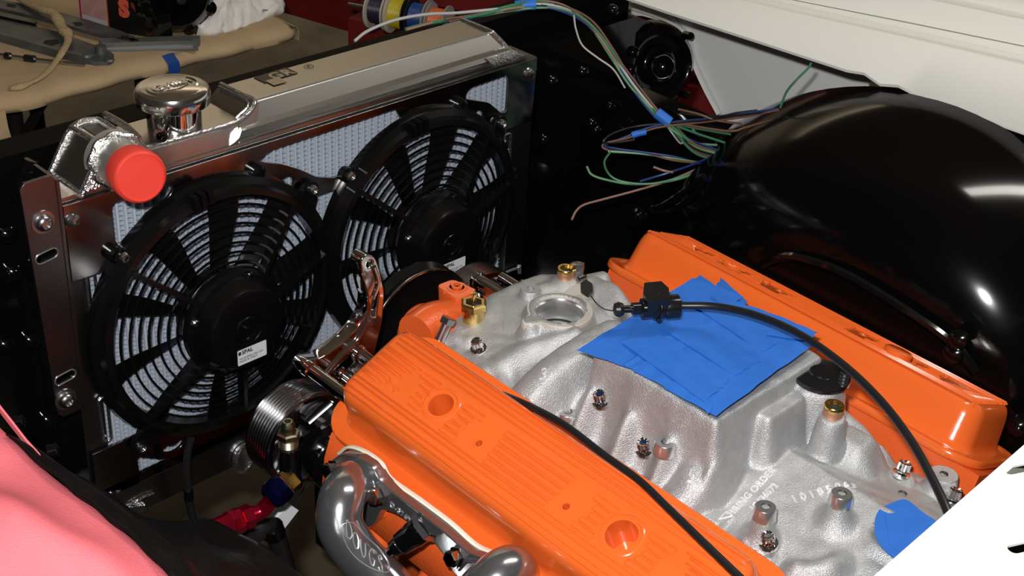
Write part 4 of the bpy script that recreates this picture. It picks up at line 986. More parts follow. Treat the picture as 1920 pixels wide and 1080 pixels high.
bm = NB(); tube(bm, [(.335, -.222, -.20), (.355, -.222, -.180), (.385, -.226, -.166), (.425, -.236, -.166), (.47, -.25, -.185)], .022, n=20, rs=[.026, .024, .019, .019, .02]); wpart('pump_arm', bm, ORANGE_C, t)
vp = Y(-.188, 778, 610); bm = NB(); lathe(bm, vp, (0, -1, 0), [(0, 0), (.024, 0), (.028, .003), (.0285, .010), (.027, .012), (.030, .022), (.036, .040), (.036, .070), (0, .074)], 40); wpart('pump_volute', bm, ORANGE_C, t, smooth=70)
bm = NB(); tube(bm, [(.33, -.225, -.205), (.29, -.235, -.195), (.26, -.262, -.178), (.262, -.285, -.165)], .02, n=20, rs=[.028, .024, .020, .017]); wpart('pump_arm', bm, ORANGE_C, t)
bm = NB(); tube(bm, [Y(-.235, 780, 628), Y(-.230, 815, 605), Y(-.232, 860, 600)], .023, n=20); wpart('cast_web', bm, ORANGE_C, t)
tz = -.118; q = [Z(tz, *p) for p in ((818, 535), (849, 523), (896, 544), (858, 562))]
bm = NB(); sq = round_poly([(p.x, p.y) for p in q], .006); cxy = (sum(p.x for p in q) / 4, sum(p.y for p in q) / 4)
def sc(f, z, dx=0, dy=0): return [(cxy[0] + (a - cxy[0]) * f + dx, cxy[1] + (b - cxy[1]) * f + dy, z) for a, b in sq]
loft(bm, [sc(1.05, tz - .060, .004, -.004), sc(.92, tz - .045), sc(.90, tz - .030), sc(.98, tz - .006), sc(1.0, tz - .002), sc(.97, tz)]); wpart('outlet_block', bm, ORANGE_C, t, smooth=50)
for r_, h_, nm in ((.0105, .0022, 'outlet_ring'), (.0062, .0045, 'outlet_nipple')):
    bm = NB(); lathe(bm, (cxy[0] + .002, cxy[1] + .001, tz - .001), (0, 0, 1), [(r_, 0), (r_, h_), (r_ - .002, h_), (r_ - .0022, .001), (0, .001)], 28); wpart(nm, bm, ORANGE_C, t)
for k in range(2):
    p_ = Z(tz, (834, 874)[k], (548, 541)[k]); bm = NB(); lathe(bm, p_, (0, 0, 1), [(.0022, -.001), (.002, .0012), (0, .0015)], 10); wpart('cast_pip', bm, ORANGE_C, t)
p0 = Y(-.262, 828, 628); p1 = Y(-.262, 842, 596); d = (p1 - p0).normalized()
t = tag(bpy.data.objects.new('housing_bolt', None), 'long bright hex head bolt between the orange outlet block and near cover', 'bolt'); COL.objects.link(t); t.location = p0
bm = NB(); lathe(bm, p0 - d * .008, d, [(.0055, 0), (.0055, .022)], 20); wpart('bolt_shank', bm, STEEL, t)
bm = NB(); lathe(bm, p0 + d * .013, d, [(0, 0), (.0088, 0), (.0088, .006), (.0078, .007), (0, .007)], 6, phase=.2); wpart('bolt_head', bm, STEEL, t, smooth=20)

# polished bracket
t = thing('alternator_bracket', 'curved polished bracket rising in front of the near valve cover', 'bracket', Y(-.2, 690, 600))
ol = round_poly([xz(-.20, *p) for p in [(671, 488), (681, 474), (699, 478), (707, 500), (717, 545), (713, 600), (702, 648), (694, 690), (670, 716), (636, 724), (604, 716), (572, 708), (560, 692), (568, 674), (600, 668), (638, 640), (666, 612), (683, 584), (686, 555), (676, 520)]], .006)
hl = round_poly([xz(-.20, *p) for p in [(655, 664), (618, 694), (640, 706), (668, 700), (686, 676), (688, 654), (672, 650)]], .003)
ey = xz(-.20, 689, 492); eye = [(ey[0] + .0042 * math.cos(2 * PI * k / 20), ey[1] + .0042 * math.sin(2 * PI * k / 20)) for k in range(20)]
hl2 = round_poly([xz(-.20, *p) for p in [(696, 540), (692, 590), (700, 592), (706, 545)]], .003)
me = sheet(ol, [hl, eye, hl2], .014, .0018); place_mesh('bracket_plate', me, PF(-.195), CHROME, t, 30)
bm = NB(); tube(bm, [Y(-.204, *p) for p in [(612, 702), (640, 668), (668, 640), (690, 600)]], .0042, n=10); wpart('bracket_rib', bm, CHROME, t)
bm = NB(); tube(bm, [Y(-.204, *p) for p in [(700, 500), (708, 530), (698, 560)]], .003, n=10); wpart('bracket_rib', bm, CHROME, t)
for u, v, r, L, nm in ((578, 690, .0088, .085, 'standoff'), (672, 662, .0092, .060, 'standoff'), (640, 700, .0075, .06, 'standoff')):
    q = Y(-.208, u, v); bm = NB(); lathe(bm, q, V_, [(0, 0), (r * 1.05, 0), (r * 1.05, .006), (r * .8, .007), (r * .8, L), (0, L)], 24); wpart(nm, bm, CHROME, t)
q = Y(-.186, 578, 686); bm = NB(); lathe(bm, q, -V_, [(.0085, 0), (.0085, .003), (.0058, .004), (.0058, .014), (.004, .015), (0, .013)], 12); wpart('stud_nut', bm, CHROME, t, smooth=20)

PT2, _ = grooved((.424, -.222), -.135, -.165, .064, 'alternator_pulley', 'polished grooved pulley behind the orange outlet block, far side', mat('pulley_steel', (.42, .42, .43), .2, metal=1))
t = thing('alternator_standoff', 'polished cylindrical standoff with bolts left of the thermostat ear', 'bracket', Y(-.2, 930, 550))
q = Y(-.19, 892, 524); bm = NB(); lathe(bm, q, V_ , [(0, 0), (.0095, 0), (.0095, .004), (.0085, .005), (.0085, .032), (.0078, .033), (.0078, .10), (0, .10)], 28); wpart('standoff_tube', bm, CHROME, t)
q = Y(-.18, 940, 520); bm = NB(); lathe(bm, q, V_, [(0, 0), (.007, 0), (.007, .03), (.012, .031), (.012, .037), (0, .037)], 20); wpart('standoff_bolt', bm, CHROME, t)
bm = NB(); prism(bm, [Y(-.215, *p) for p in [(905, 555), (925, 545), (955, 572), (945, 585), (915, 575)]], (0, .01, 0)); wpart('bracket_foot', bm, CHROME, t, bev=.002)
t = thing('strut_pin', 'small bright bolt and strut at the right foot of the farther fan', 'bracket', Y(-.05, 965, 505))
bm = NB(); tube(bm, [Y(-.03, *p) for p in [(948, 511), (960, 506), (970, 503)]], .002, n=8); wpart('strut', bm, MACH, t)
bm = NB(); cyl(bm, Y(-.03, 973, 498), Y(-.03, 974, 512), .003, n=10, ch=.0005); wpart('pin', bm, MACH, t)

# ------------------------------------------------------------------ header
def build_header():
    t = thing('exhaust_header', 'grey ceramic coated exhaust header with an oval cast name below the near cover', 'exhaust header', X(.08, 660, 950))
    fl = [(622, 882), (630, 858), (650, 846), (680, 852), (706, 870), (722, 898), (745, 918), (790, 952), (840, 990), (885, 1030), (925, 1045), (970, 1068), (1060, 1140), (1000, 1180), (930, 1110), (885, 1090), (858, 1068), (846, 1040), (820, 1008), (780, 975), (745, 955), (722, 950), (712, 975), (680, 1000), (640, 970)]
    yz = [(X(.1, *p).y, X(.1, *p).z) for p in fl]
    me = sheet(round_poly(yz, .006), [], .010, .0012); place_mesh('flange', me, frame((.100, 0, 0), (0, 1, 0), (0, 0, 1)), HEADER, t, 30)
    bm = NB(); tube(bm, [X(.106, *p) for p in [(636, 850), (655, 838), (684, 846), (715, 868), (733, 897), (790, 938), (846, 980), (894, 1022), (935, 1040)]], .0028, n=6, squash=.6); wpart('lit_flange_edge', bm, mat('cream_lit_edge', (.85, .80, .66), .6), t)  # cream strip paints the lit upper edge of the flange
    def pipe(P, r, nm='primary_tube'):
        bm = NB(); tube(bm, P, r, n=40, k=10); return wpart(nm, bm, HEADER, t, smooth=80)
    o = pipe([X(.115, 680, 905), X(.098, 672, 903), X(.080, 658, 908), X(.055, 641, 935), X(.043, 638, 985), X(.047, 668, 1035), X(.058, 716, 1085), X(.07, 780, 1150)], .0215)
    pipe([X(.105, 965, 1080), X(.088, 955, 1070), X(.070, 925, 1090), X(.058, 890, 1130), X(.06, 880, 1200)], .0215)
    bm = NB(); tube(bm, [X(.099, *p) + Vector((-.004, 0, 0)) for p in [(640, 905), (632, 880), (650, 866), (678, 872), (702, 893), (716, 925)]], .0030, n=10); wpart('weld_bead', bm, HEADER, t)
    bm = NB(); tube(bm, [X(.099, *p) + Vector((-.004, 0, 0)) for p in [(868, 1062), (885, 1046), (915, 1050), (950, 1062), (985, 1085)]], .0030, n=10); wpart('weld_bead', bm, HEADER, t)
    # cast name on the tube
    W_ = world_of(o); me = o.data; bv = BVHTree.FromPolygons([W_ @ v.co for v in me.vertices], [tuple(p.vertices) for p in me.polygons])
    def onto(loopsmesh, name, m, h=.0006):
        n = len(loopsmesh.vertices)
        for v in loopsmesh.vertices:
            w = v.co; dd = (Vector((w.x, w.y, w.z)) - CAMP).normalized()
        return
    def hit(u, v, up_=.0004):
        d = ray(u, v).normalized(); loc, no, i, ds = bv.ray_cast(CAMP, d)
        if loc is None: return None
        return loc + no * up_ if no.dot(d) < 0 else loc - no * up_
    def stroke(pts, r=.00055, closed=False, nm='cast_name'):
        P = smooth_loop(pts, 5) if closed else [(a.x, a.y) for a in spline([(p[0], p[1], 0) for p in pts], 5)]
        H_ = [hit(*p) for p in P]; H_ = [h for h in H_ if h is not None]
        if len(H_) > 2: bm = NB(); tube(bm, H_, r, n=5, k=1, closed=closed); wpart(nm, bm, mat('bright_cast', (.75, .76, .78), .3, metal=.8), t)
    L = {'D': [[(644, 1006), (668, 984), (670, 997), (664, 1010), (653, 1018), (644, 1006)]]}
    import itertools
    # letters placed along the tube: origin, right vector, up vector in picture units at their spot
    def letter(ch, ox, oy, sx=17, sy=30):
        rx = (.76, .72); uy = (-.02, -1)
        G = {'D': [[(0, 0), (0, 1), (.5, .95), (.8, .5), (.5, .05), (0, 0)]], 'O': [[(.4, 0), (.05, .3), (.1, .8), (.5, 1), (.8, .7), (.75, .2), (.4, 0)]],
             'U': [[(.05, 1), (.1, .3), (.4, 0), (.7, .3), (.75, 1)]], 'G': [[(.8, .85), (.45, 1), (.08, .6), (.2, .1), (.6, 0), (.8, .4), (.45, .42)]], 'S': [[(.75, .9), (.4, 1), (.15, .75), (.6, .45), (.7, .15), (.35, 0), (.05, .12)]]}[ch]
        for g in G: stroke([(ox + a * sx * rx[0] + b * sy * uy[0], oy + a * sx * rx[1] + b * sy * uy[1]) for a, b in g])
    for ch, ox, oy in (('D', 650, 1006), ('O', 662, 1024), ('U', 676, 1040), ('G', 692, 1054), ('S', 708, 1066)): letter(ch, ox, oy)
    stroke([(640, 988), (652, 980), (664, 982), (684, 1004), (708, 1026), (726, 1050), (730, 1070), (716, 1072), (690, 1062), (664, 1042), (648, 1018)], .0004, True, 'name_oval')
    # bolts
    for u, v, x_ in ((706, 932, .088), (622, 882, .09), (852, 1047, .088)):
        p = X(x_, u, v); d = Vector((-.9, -.05, .25)).normalized(); bm = NB(); lathe(bm, p + Vector((.004, 0, 0)), d, [(.0095, 0), (.0095, .003), (.0078, .0032), (.0078, .011), (.0066, .012), (0, .012)], 6 if u != 622 else 6, phase=.4); wpart('flange_bolt', bm, CHROME, t, smooth=20)
    me = text_mesh('D-376Y  11  03', .0085, .0003, spacing=1.15)
    pa = X(.094, 740, 953); pb_ = X(.094, 806, 1008); xd = (pb_ - pa).normalized()
    place_mesh('part_number', me, frame((pa + pb_) / 2 + Vector((-.0006, 0, .001)), xd, Vector((0, 0, 1))), mat('bright_cast'), t, 0)
    return t
build_header()
t = thing('spark_plug_cap', 'black plug cover with a bright tip poking out under the header flange', 'spark plug', X(.1, 765, 1005))
A = X(.085, 790, 992); B = X(.072, 757, 1016); d = (B - A).normalized()
bm = NB(); lathe(bm, A, d, [(0, 0), (.0125, 0), (.0125, .010), (.0118, .011), (.0105, .024), (.0085, .026), (.0075, .032)], 28); wpart('boot', bm, BLACKP, t, smooth=35)
bm = NB(); lathe(bm, A + d * .029, d, [(.0075, 0), (.0075, .004), (.0045, .005), (.0045, .009), (.003, .010), (0, .009)], 16); wpart('terminal', bm, CHROME, t)
bm = NB(); lathe(bm, A - d * .006, d, [(.0145, 0), (.0145, .006), (.012, .007)], 6); wpart('hex_shell', bm, STEEL, t, smooth=20)

# ------------------------------------------------------------------ cables on the engine
t = thing('sensor_lead', 'thick black sensor cable arching over the blue tape to the white panel', 'cable', Z(-.02, 1400, 585))
CP = [((1272, 573), -.036), ((1345, 575), -.030), ((1420, 592), -.022), ((1500, 627), -.014), ((1580, 683), -.008), ((1650, 750), -.004), ((1705, 822), -.004), ((1745, 892), -.006), ((1776, 958), -.010), ((1800, 1030), -.02)]
bm = NB(); tube(bm, [Z(z, *p) for p, z in CP], .0036, n=12, k=8); wpart('cable_jacket', bm, RUBBER, t)
bm = NB(); q = Z(-.010, 1588, 690)
for k in range(4): lathe(bm, q + Vector((-.001, 0, -.003 - k * .0035)), (0, 0, -1), [(0, 0), (.0045, 0), (.0038, .002), (.0045, .0034), (0, .0034)], 14)
wpart('strain_clip', bm, RUBBER, t)
t = thing('sensor_connector', 'black plastic sensor connector hanging over the left corner of the tape', 'connector', Z(-.036, 1230, 575))
A = Z(-.036, 1185, 579); B = Z(-.036, 1278, 574); d = (B - A).normalized()
bm = NB(); lathe(bm, A, d, [(0, 0), (.006, 0), (.006, .008), (.0095, .009), (.0095, .020), (.0115, .021), (.0115, .030), (.0105, .031), (.0118, .034), (.0118, .0455), (.0095, .0455), (.009, .036), (0, .036)], 32); wpart('connector_shell', bm, mat('gloss_black_plastic', (.008, .008, .009), .18), t, smooth=30)
x_, y_, z_ = basis(d)
bm = NB(); c = Z(-.030, 1212, 580); tube(bm, [A + d * .0255 + (x_ * math.cos(a) + y_ * math.sin(a)) * .0135 for a in [2 * PI * k / 24 for k in range(24)]], .0011, n=6, k=1, closed=True); wpart('retaining_ring', bm, mat('gloss_black_plastic'), t)
g = [Z(-.022, *p) for p in [(1208, 530), (1240, 527), (1254, 540), (1256, 562), (1215, 566), (1206, 550)]]
bm = NB(); prism(bm, g, Vector((0, 0, -.012))); wpart('latch_block', bm, mat('gloss_black_plastic'), t, bev=.002)
for k in (-1, 1):
    bm = NB(); cyl(bm, A + x_ * .003 * k - d * .014, A + x_ * .003 * k, .0022, n=10); wpart('prong', bm, mat('gloss_black_plastic'), t)
bm = NB(); lathe(bm, A - d * .019, d, [(0, 0), (.006, .002), (.0075, .006), (.006, .010), (0, .012)], 20); wpart('end_ball', bm, RUBBER, t)
t = thing('wire_tag', 'small black rubber tag on a thin wire beside the thermostat opening', 'tag', Z(-.09, 1098, 545))
bm = NB(); prism(bm, [Z(-.095, *p) for p in [(1088, 536), (1099, 530), (1110, 538), (1111, 552), (1103, 558), (1089, 549)]], (0, 0, .004)); wpart('tag_plate', bm, RUBBER, t, bev=.0008)
bm = NB(); tube(bm, [Z(-.093, 1108, 555), Z(-.09, 1118, 568), Z(-.07, 1132, 579), Z(-.045, 1150, 583)], .0007, n=6); wpart('thin_wire', bm, RUBBER, t)
t = thing('heater_nipple', 'bright threaded fitting beside the brass plug at the front of the manifold', 'fitting', Z(-.11, 1080, 518))
p = Z(-.118, 1082, 528); bm = NB(); lathe(bm, p, (.1, .2, 1), [(.0075, 0), (.0075, .012), (.0085, .013), (.0085, .021), (.005, .022), (0, .020)], 6); wpart('hex_body', bm, STEEL, t, smooth=20)
bm = NB(); lathe(bm, Z(-.112, 1088, 524), (.6, -.6, .4), [(.0035, 0), (.0035, .008), (0, .009)], 12); wpart('side_nub', bm, CHROME, t)
t = thing('oil_cap_lid', 'black rubber lid on the round manifold tower right of the tape', 'lid', Z(-.075, 1545, 705))
c = Z(-.0765, 1540, 706); bm = NB(); lathe(bm, (c.x, c.y, -.0785), (0, 0, 1), [(0, 0), (.0272, 0), (.0278, .002), (.0272, .0045), (.025, .005), (0, .005)], 40); wpart('lid_disc', bm, mat('gloss_black_plastic'), t)
bm = NB(); lathe(bm, (c.x + .002, c.y + .002, -.074), (0, 0, 1), [(.012, 0), (.011, .002), (0, .0022)], 20); wpart('lid_button', bm, mat('gloss_black_plastic'), t)
t = thing('long_black_cable', 'slim black cable lying along the inner edge of the near valve cover', 'cable', Z(-.085, 1200, 890))
bm = NB(); tube(bm, [Z(z, *p) for p, z in [((925, 735), -.125), ((955, 745), -.110), ((1000, 765), -.088), ((1060, 798), -.079), ((1135, 855), -.078), ((1200, 902), -.078), ((1250, 950), -.079), ((1320, 1018), -.081), ((1390, 1085), -.084), ((1480, 1170), -.086)]], .0034, n=12, k=8); wpart('cable_jacket', bm, RUBBER, t)

# ================================================================== NEAR SIDE OF THE CAR
def build_near_panel():
    t = thing('cowl_panel', 'bright white cowl panel with dark slots in the lower right corner', 'body panel', (.2, -.93, .12))
    z = .12
    a = Z(z, 1640, 1080); b = Z(z, 1920, 835); dx = (b - a).normalized(); nb = Vector((dx.y, -dx.x, 0)); nb = nb if nb.y < 0 else -nb
    o = a - dx * .25; Wd = .75; Dp = .34
    slots = []
    s1 = Z(z, 1907, 893); s2 = Z(z, 1912, 1047)
    def loc(p): q = p - o; return (q.dot(dx), q.dot(nb))
    u1, v1 = loc(s1); u2, v2 = loc(s2)
    for (u_, v_) in ((u1 + .012, v1), (u2 + .016, v2)):
        for k in range(3):
            uu = u_ + k * .062; an = .45
            slots.append([(uu + math.cos(an) * p - math.sin(an) * q_, v_ + .028 * 0 + math.sin(an) * p + math.cos(an) * q_) for p, q_ in rr(.034, .0075, .0036, 5)])
    outer = [(0, 0), (Wd, 0), (Wd, Dp), (0, Dp)]
    me = sheet(outer, slots, .0016, .0004)
    me.transform(Matrix.Diagonal((1, 1, 1, 1)))
    M = Matrix(((dx.x, nb.x, 0, o.x), (dx.y, nb.y, 0, o.y), (0, 0, -1, z), (0, 0, 0, 1)))
    place_mesh('slotted_top', me, M, WHITE, t, 30)
    bm = NB(); box(bm, (0, 0.001, 0), (Wd, .006, .03), M); wpart('front_lip', bm, WHITE, t, smooth=20, bev=.001)
    bm = NB(); box(bm, (0, .004, .03), (Wd, Dp, .034), M); wpart('under_tray', bm, BLACKP, t, smooth=20)
build_near_panel()

def build_pink():
    t = thing('pink_cloth', 'coral pink cotton cloth draped over the near fender, lower left corner', 'cloth', (-.25, -.45, -.05))
    edge = [(-60, 735), (0, 797), (40, 832), (75, 868), (120, 905), (175, 945), (230, 990), (275, 1030), (322, 1080), (372, 1145), (420, 1215)]
    E_ = [X(-.205, *p) for p in edge]; E_ = spline(E_, 5)
    rows = []
    n = 26
    for j in range(n):
        f = j / (n - 1); row = []
        for i, p in enumerate(E_):
            g = i / (len(E_) - 1)
            h = .052 * math.sin(min(f * 2.0, 1) * PI / 2) - .03 * f * f
            q = p + Vector((-.34 * f, -.02 * f, h))
            fold = .006 * math.sin(f * 9 + g * 10.5) * min(1, f * 6) + .004 * math.sin(f * 23 - g * 17) * min(1, f * 5) + .010 * math.exp(-((f - .16 - .05 * math.sin(g * 5)) / .05) ** 2)
            q.z += fold; row.append(q)
        rows.append(row)
    first = [p + Vector((.004, .002, -.010)) for p in E_]; under = [p + Vector((-.03, -.01, -.022)) for p in E_]
    bm = NB(); patch(bm, [under, first] + rows); o = wpart('cloth_body', bm, PINK, t, smooth=180)
    md = o.modifiers.new('s', 'SUBSURF'); md.levels = 1; md.render_levels = 1
    bm = NB(); g = []
    st = [(-60, 700), (0, 786), (30, 824), (56, 858), (74, 878)]
    for k, w in ((0, -.004), (1, 0), (2, .004)):
        g.append([X(-.196, *p) + Vector((0, .0, .010 + .003 * (k == 1))) + Vector((0, w * 1.3, w * 1.0)) for p in st])
    patch(bm, g, (.002, 0, 0)); wpart('cloth_strap', bm, PINK, t, smooth=60)
    return t
build_pink()
def build_cover_cloth():
    t = thing('fender_cover', 'black vinyl fender cover draped into the engine bay beside the pink cloth', 'cloth', (-.12, -.45, -.1))
    c0 = [X(-.212, *p) for p in [(10, 815), (75, 872), (140, 925), (195, 968), (255, 1018), (312, 1076), (360, 1135), (400, 1190)]]
    c1 = [X(-.19, *p) for p in [(45, 830), (75, 852), (125, 890), (185, 930), (248, 978), (320, 1030), (380, 1090), (430, 1160)]]
    c2 = [X(-.165, *p) for p in [(52, 838), (90, 868), (140, 902), (198, 938), (262, 985), (345, 1045), (410, 1105), (470, 1180)]]
    c3 = [X(-.12, *p) for p in [(58, 846), (130, 893), (190, 930), (235, 962), (300, 1000), (410, 1062), (480, 1120), (540, 1190)]]
    c4 = [X(-.07, *p) for p in [(64, 856), (150, 905), (200, 935), (262, 975), (335, 985), (430, 1030), (520, 1090), (600, 1180)]]
    c5 = [X(-.05, *p) for p in [(70, 862), (165, 912), (215, 944), (290, 983), (372, 981), (450, 1005), (545, 1062), (640, 1150)]]
    c6 = [p + Vector((-.03, 0, -.03)) for p in c5]; c7 = [p + Vector((-.08, .01, -.20)) for p in c5]
    C_ = [spline(c, 6) for c in (c0, c1, c2, c3, c4, c5, c6, c7)]
    cols = []
    for i in range(len(C_[0])):
        cols.append(spline([c[i] for c in C_], 4))
    for i, col in enumerate(cols):
        for j, p in enumerate(col): p.z += .0022 * math.sin(i * .35 + j * .9) * min(1, j / 6) + .0015 * math.sin(i * .9 - j * .5)
    bm = NB(); patch(bm, cols); o = wpart('cover_sheet', bm, FABRIC, t, smooth=180)
    md = o.modifiers.new('s', 'SOLIDIFY'); md.thickness = .0015
    bm = NB(); tube(bm, [X(-.187, *p) + Vector((0, 0, .001)) for p in [(50, 835), (125, 890), (185, 930), (248, 978), (320, 1032), (380, 1092)]], .0035, n=8, squash=.6); wpart('rolled_edge', bm, FABRIC, t)
    for u, v in ((62, 856), (75, 862)):
        bm = NB(); p = X(-.18, u, v); lathe(bm, p, (.2, .2, 1), [(.004, -.002), (.004, .002), (.002, .004), (0, .004)], 12); wpart('snap_button', bm, CHROME, t)
build_cover_cloth()
t = thing('near_inner_fender', 'gloss black inner panel left of the radiator on the near side', 'body panel', (-.1, .02, -.4))
bm = NB(); patch(bm, [[(-.235, y, -.03), (-.21, y, -.05), (-.17, y, -.12), (-.15, y, -.30), (-.13, y, -.52), (-.11, y, -.60)] for y in (.085, 0, -.1, -.2, -.3, -.45, -.6, -.8, -1.0)]); wpart('apron', bm, BLACKP, t, smooth=60)
bm = NB(); box(bm, (-.235, -1.1, -.06), (-.60, .2, -.035)); wpart('fender_ledge', bm, BLACKP, t)
bm = NB(); box(bm, (-.16, -.02, -.50), (.00, .084, -.38)); wpart('frame_corner', bm, BLACKP, t, bev=.004)
for u, v in ((36, 790), (100, 845)):
    bm = NB(); p = X(-.14, u, v); lathe(bm, p, (1, -.6, .3), [(.007, -.004), (.006, .003), (0, .006)], 12); wpart('bolt', bm, BLACKP, t)
bm = NB(); tube(bm, [Y(.07, *p) for p in [(47, 335), (40, 352), (46, 370)]], .006, n=8); wpart('pressed_edge', bm, BLACKP, t)
t = thing('frame_rail', 'black painted frame rail and crossmember under the engine', 'frame rail', (.7, -.5, -.55))
bm = NB(); box(bm, (.56, -1.0, -.62), (.66, .05, -.50)); wpart('rail', bm, BLACKP, t, bev=.006)
bm = NB(); box(bm, (.30, -.12, -.60), (.66, .0, -.50)); wpart('crossmember', bm, BLACKP, t, bev=.006)
bm = NB(); box(bm, (.36, -.28, -.50), (.60, -.1, -.42)); wpart('engine_stand', bm, BLACKP, t, bev=.006)

# ================================================================== WORKBENCH
TZ = -.25
def build_bench():
    t = thing('workbench', 'folding workbench covered with brown kraft paper behind the radiator', 'table', (.6, 1.2, TZ))
    x0, x1, y0, y1 = .275, .885, .812, 1.95
    rows = []
    for i in range(61):
        f = i / 60; x = x0 + (x1 - x0) * f; w = .0035 * math.sin(f * 31) + .003 * math.sin(f * 13 + 1); w2 = .006 * math.sin(f * 17 + 2)
        yb = y0 + w
        rows.append([(x, y1, TZ), (x, 1.6, TZ), (x, 1.3, TZ + .0008 * math.sin(f * 40)), (x, 1.05, TZ + .001 * math.sin(f * 30)), (x, .90, TZ + .0012 * math.sin(f * 22)), (x, yb + .030, TZ), (x, yb + .010, TZ - .003), (x, yb, TZ - .011), (x, yb - .001 + w2 * .2, TZ - .018), (x, yb + .004 + w2 * .6, TZ - .026), (x, yb + .03, TZ - .030)])
    bm = NB(); patch(bm, rows); o = wpart('paper_cover', bm, PAPER, t, smooth=60); md = o.modifiers.new('s', 'SOLIDIFY'); md.thickness = .0012; md.offset = -1
    # folded paper at the right end and the torn flap at the left corner
    g = []
    for i in range(25):
        f = i / 24; y = y0 + (y1 - y0) * f; w = .006 * math.sin(f * 21)
        g.append([(x1 - .004, y, TZ + .0005), (x1 + .006, y, TZ - .004), (x1 + .010 + w, y, TZ - .015), (x1 + .008 + w, y, TZ - .030)])
    bm = NB(); patch(bm, g, (-.001, 0, 0)); wpart('paper_fold', bm, PAPER, t, smooth=60)
    bm = NB(); g = []
    for i in range(7):
        f = i / 6; x = x0 + .004 + .045 * f
        g.append([(x, y0 - .003, TZ - .02 - .003 * math.sin(f * 5)), (x, y0 - .006, TZ - .045), (x + .004, y0 - .005, TZ - .066 - .004 * math.sin(f * 7)), (x + .008, y0 - .002, TZ - .085 + .014 * abs(math.sin(f * 2.4)))])
    patch(bm, g, (0, .001, 0)); wpart('torn_flap', bm, PAPER, t, smooth=60)
    bm = NB(); box(bm, (x0 + .01, y0 + .015, TZ - .028), (x1 - .01, y1 - .01, TZ - .004)); wpart('table_top', bm, mat('table_board', (.10, .08, .06), .6), t)
    DM = mat('dark_leg_metal', (.018, .016, .015), .4, metal=.5)
    for x in (x0 + .10, x1 - .27):
        for dy in (.08, .5):
            bm = NB(); tube(bm, [(x, y0 + dy, TZ - .035), (x + .01, y0 + dy + .01, FLOORZ)], .014, n=10, k=1); wpart('leg', bm, DM, t)
        bm = NB(); tube(bm, [(x, y0 + .08, TZ - .12), (x + .18, y0 + .20, TZ - .04)], .008, n=8, k=1); wpart('leg_brace', bm, DM, t)
    bm = NB(); q = [Z(TZ + .0012, *p) for p in [(316, 101), (342, 99), (346, 110), (320, 113)]]
    a, b = q[3], q[2]; g = [[q[0] , q[1]], [Vector((a.x, y0 + .012, TZ + .0005)), Vector((b.x, y0 + .012, TZ + .0005))], [Vector((a.x, y0 - .005, TZ - .010)), Vector((b.x, y0 - .005, TZ - .010))], [Vector((a.x, y0 - .007, TZ - .026)), Vector((b.x, y0 - .007, TZ - .026))], [Vector((a.x - .004, y0 - .004, TZ - .036)), Vector((b.x - .006, y0 - .004, TZ - .030))]]
    patch(bm, g, (0, .0004, .0004)); wpart('tape_piece', bm, mat('navy_tape', (.010, .055, .26), .55), t)
    return t
build_bench()
def flat(px, z, h, name, m, t, bev=.001):
    bm = NB(); prism(bm, [Z(z, *p) for p in px], (0, 0, h)); return wpart(name, bm, m, t, bev=bev)
t = thing('hinge_arm', 'broad worn grey steel hinge arm nearest the front of the papered bench', 'bracket', Z(TZ, 100, 85))
flat([(-30, 38), (0, 41), (60, 54), (112, 66), (160, 84), (200, 98), (214, 108), (213, 117), (204, 122), (180, 123), (155, 119), (110, 110), (0, 78), (-30, 70)], TZ + .002, .006, 'arm_plate', GREYM, t)
flat([(84, 76), (106, 74), (112, 80), (90, 88), (78, 86)], TZ + .0083, .0006, 'slot_recess', DARK, t, 0)
bm = NB(); q = Z(TZ + .008, 163, 104); lathe(bm, q, (0, 0, 1), [(.012, 0), (.011, .004), (.006, .006), (0, .006)], 16); wpart('pivot', bm, GREYM, t)
bm = NB(); q = Z(TZ + .008, 205, 113); lathe(bm, q, (0, 0, 1), [(.009, 0), (.007, .003), (0, .004)], 14); wpart('pivot', bm, GREYM, t)
flat([(-30, 80), (0, 80), (112, 112), (158, 122), (156, 118), (110, 107), (0, 73), (-30, 66)], TZ + .0005, .016, 'rolled_flange', GREYM, t)
t = thing('hinge_arm', 'narrow grey steel arm with slots lying behind the broad hinge arm', 'bracket', Z(TZ, 150, 50))
flat([(-30, -4), (0, 4), (60, 15), (120, 30), (165, 42), (225, 62), (258, 76), (262, 82), (250, 84), (228, 80), (160, 62), (120, 50), (60, 34), (0, 20), (-30, 12)], TZ + .010, .005, 'arm_plate', GREYM, t)
flat([(136, 42), (152, 42), (156, 47), (142, 49)], TZ + .0152, .0006, 'slot_recess', DARK, t, 0)
flat([(226, 68), (238, 67), (242, 71), (230, 73)], TZ + .0152, .0006, 'slot_recess', DARK, t, 0)
flat([(14, 6), (30, 9), (28, 14), (12, 11)], TZ + .0152, .0006, 'slot_recess', DARK, t, 0)
flat([(-30, 24), (0, 36), (30, 40), (70, 52), (68, 56), (20, 46), (-30, 34)], TZ + .001, .012, 'under_bar', mat('dark_steel'), t)
t = thing('steel_channel', 'straight grey steel channel pointing right on the papered bench', 'bracket', Z(TZ, 280, 88))
flat([(186, 88), (195, 86), (240, 85), (360, 81), (376, 81), (375, 86), (362, 88), (362, 91), (330, 91), (240, 94), (192, 95)], TZ + .001, .014, 'channel', mat('light_steel', (.24, .24, .23), .4, metal=.6), t)
flat([(188, 92), (240, 92), (330, 89), (370, 89), (372, 95), (330, 96), (240, 98), (192, 98)], TZ, .004, 'channel_foot', mat('light_steel'), t)
bm = NB(); q = Z(TZ + .016, 188, 90); lathe(bm, q, (0, 0, 1), [(.010, -.01), (.009, .004), (0, .004)], 14); wpart('end_knob', bm, GREYM, t)
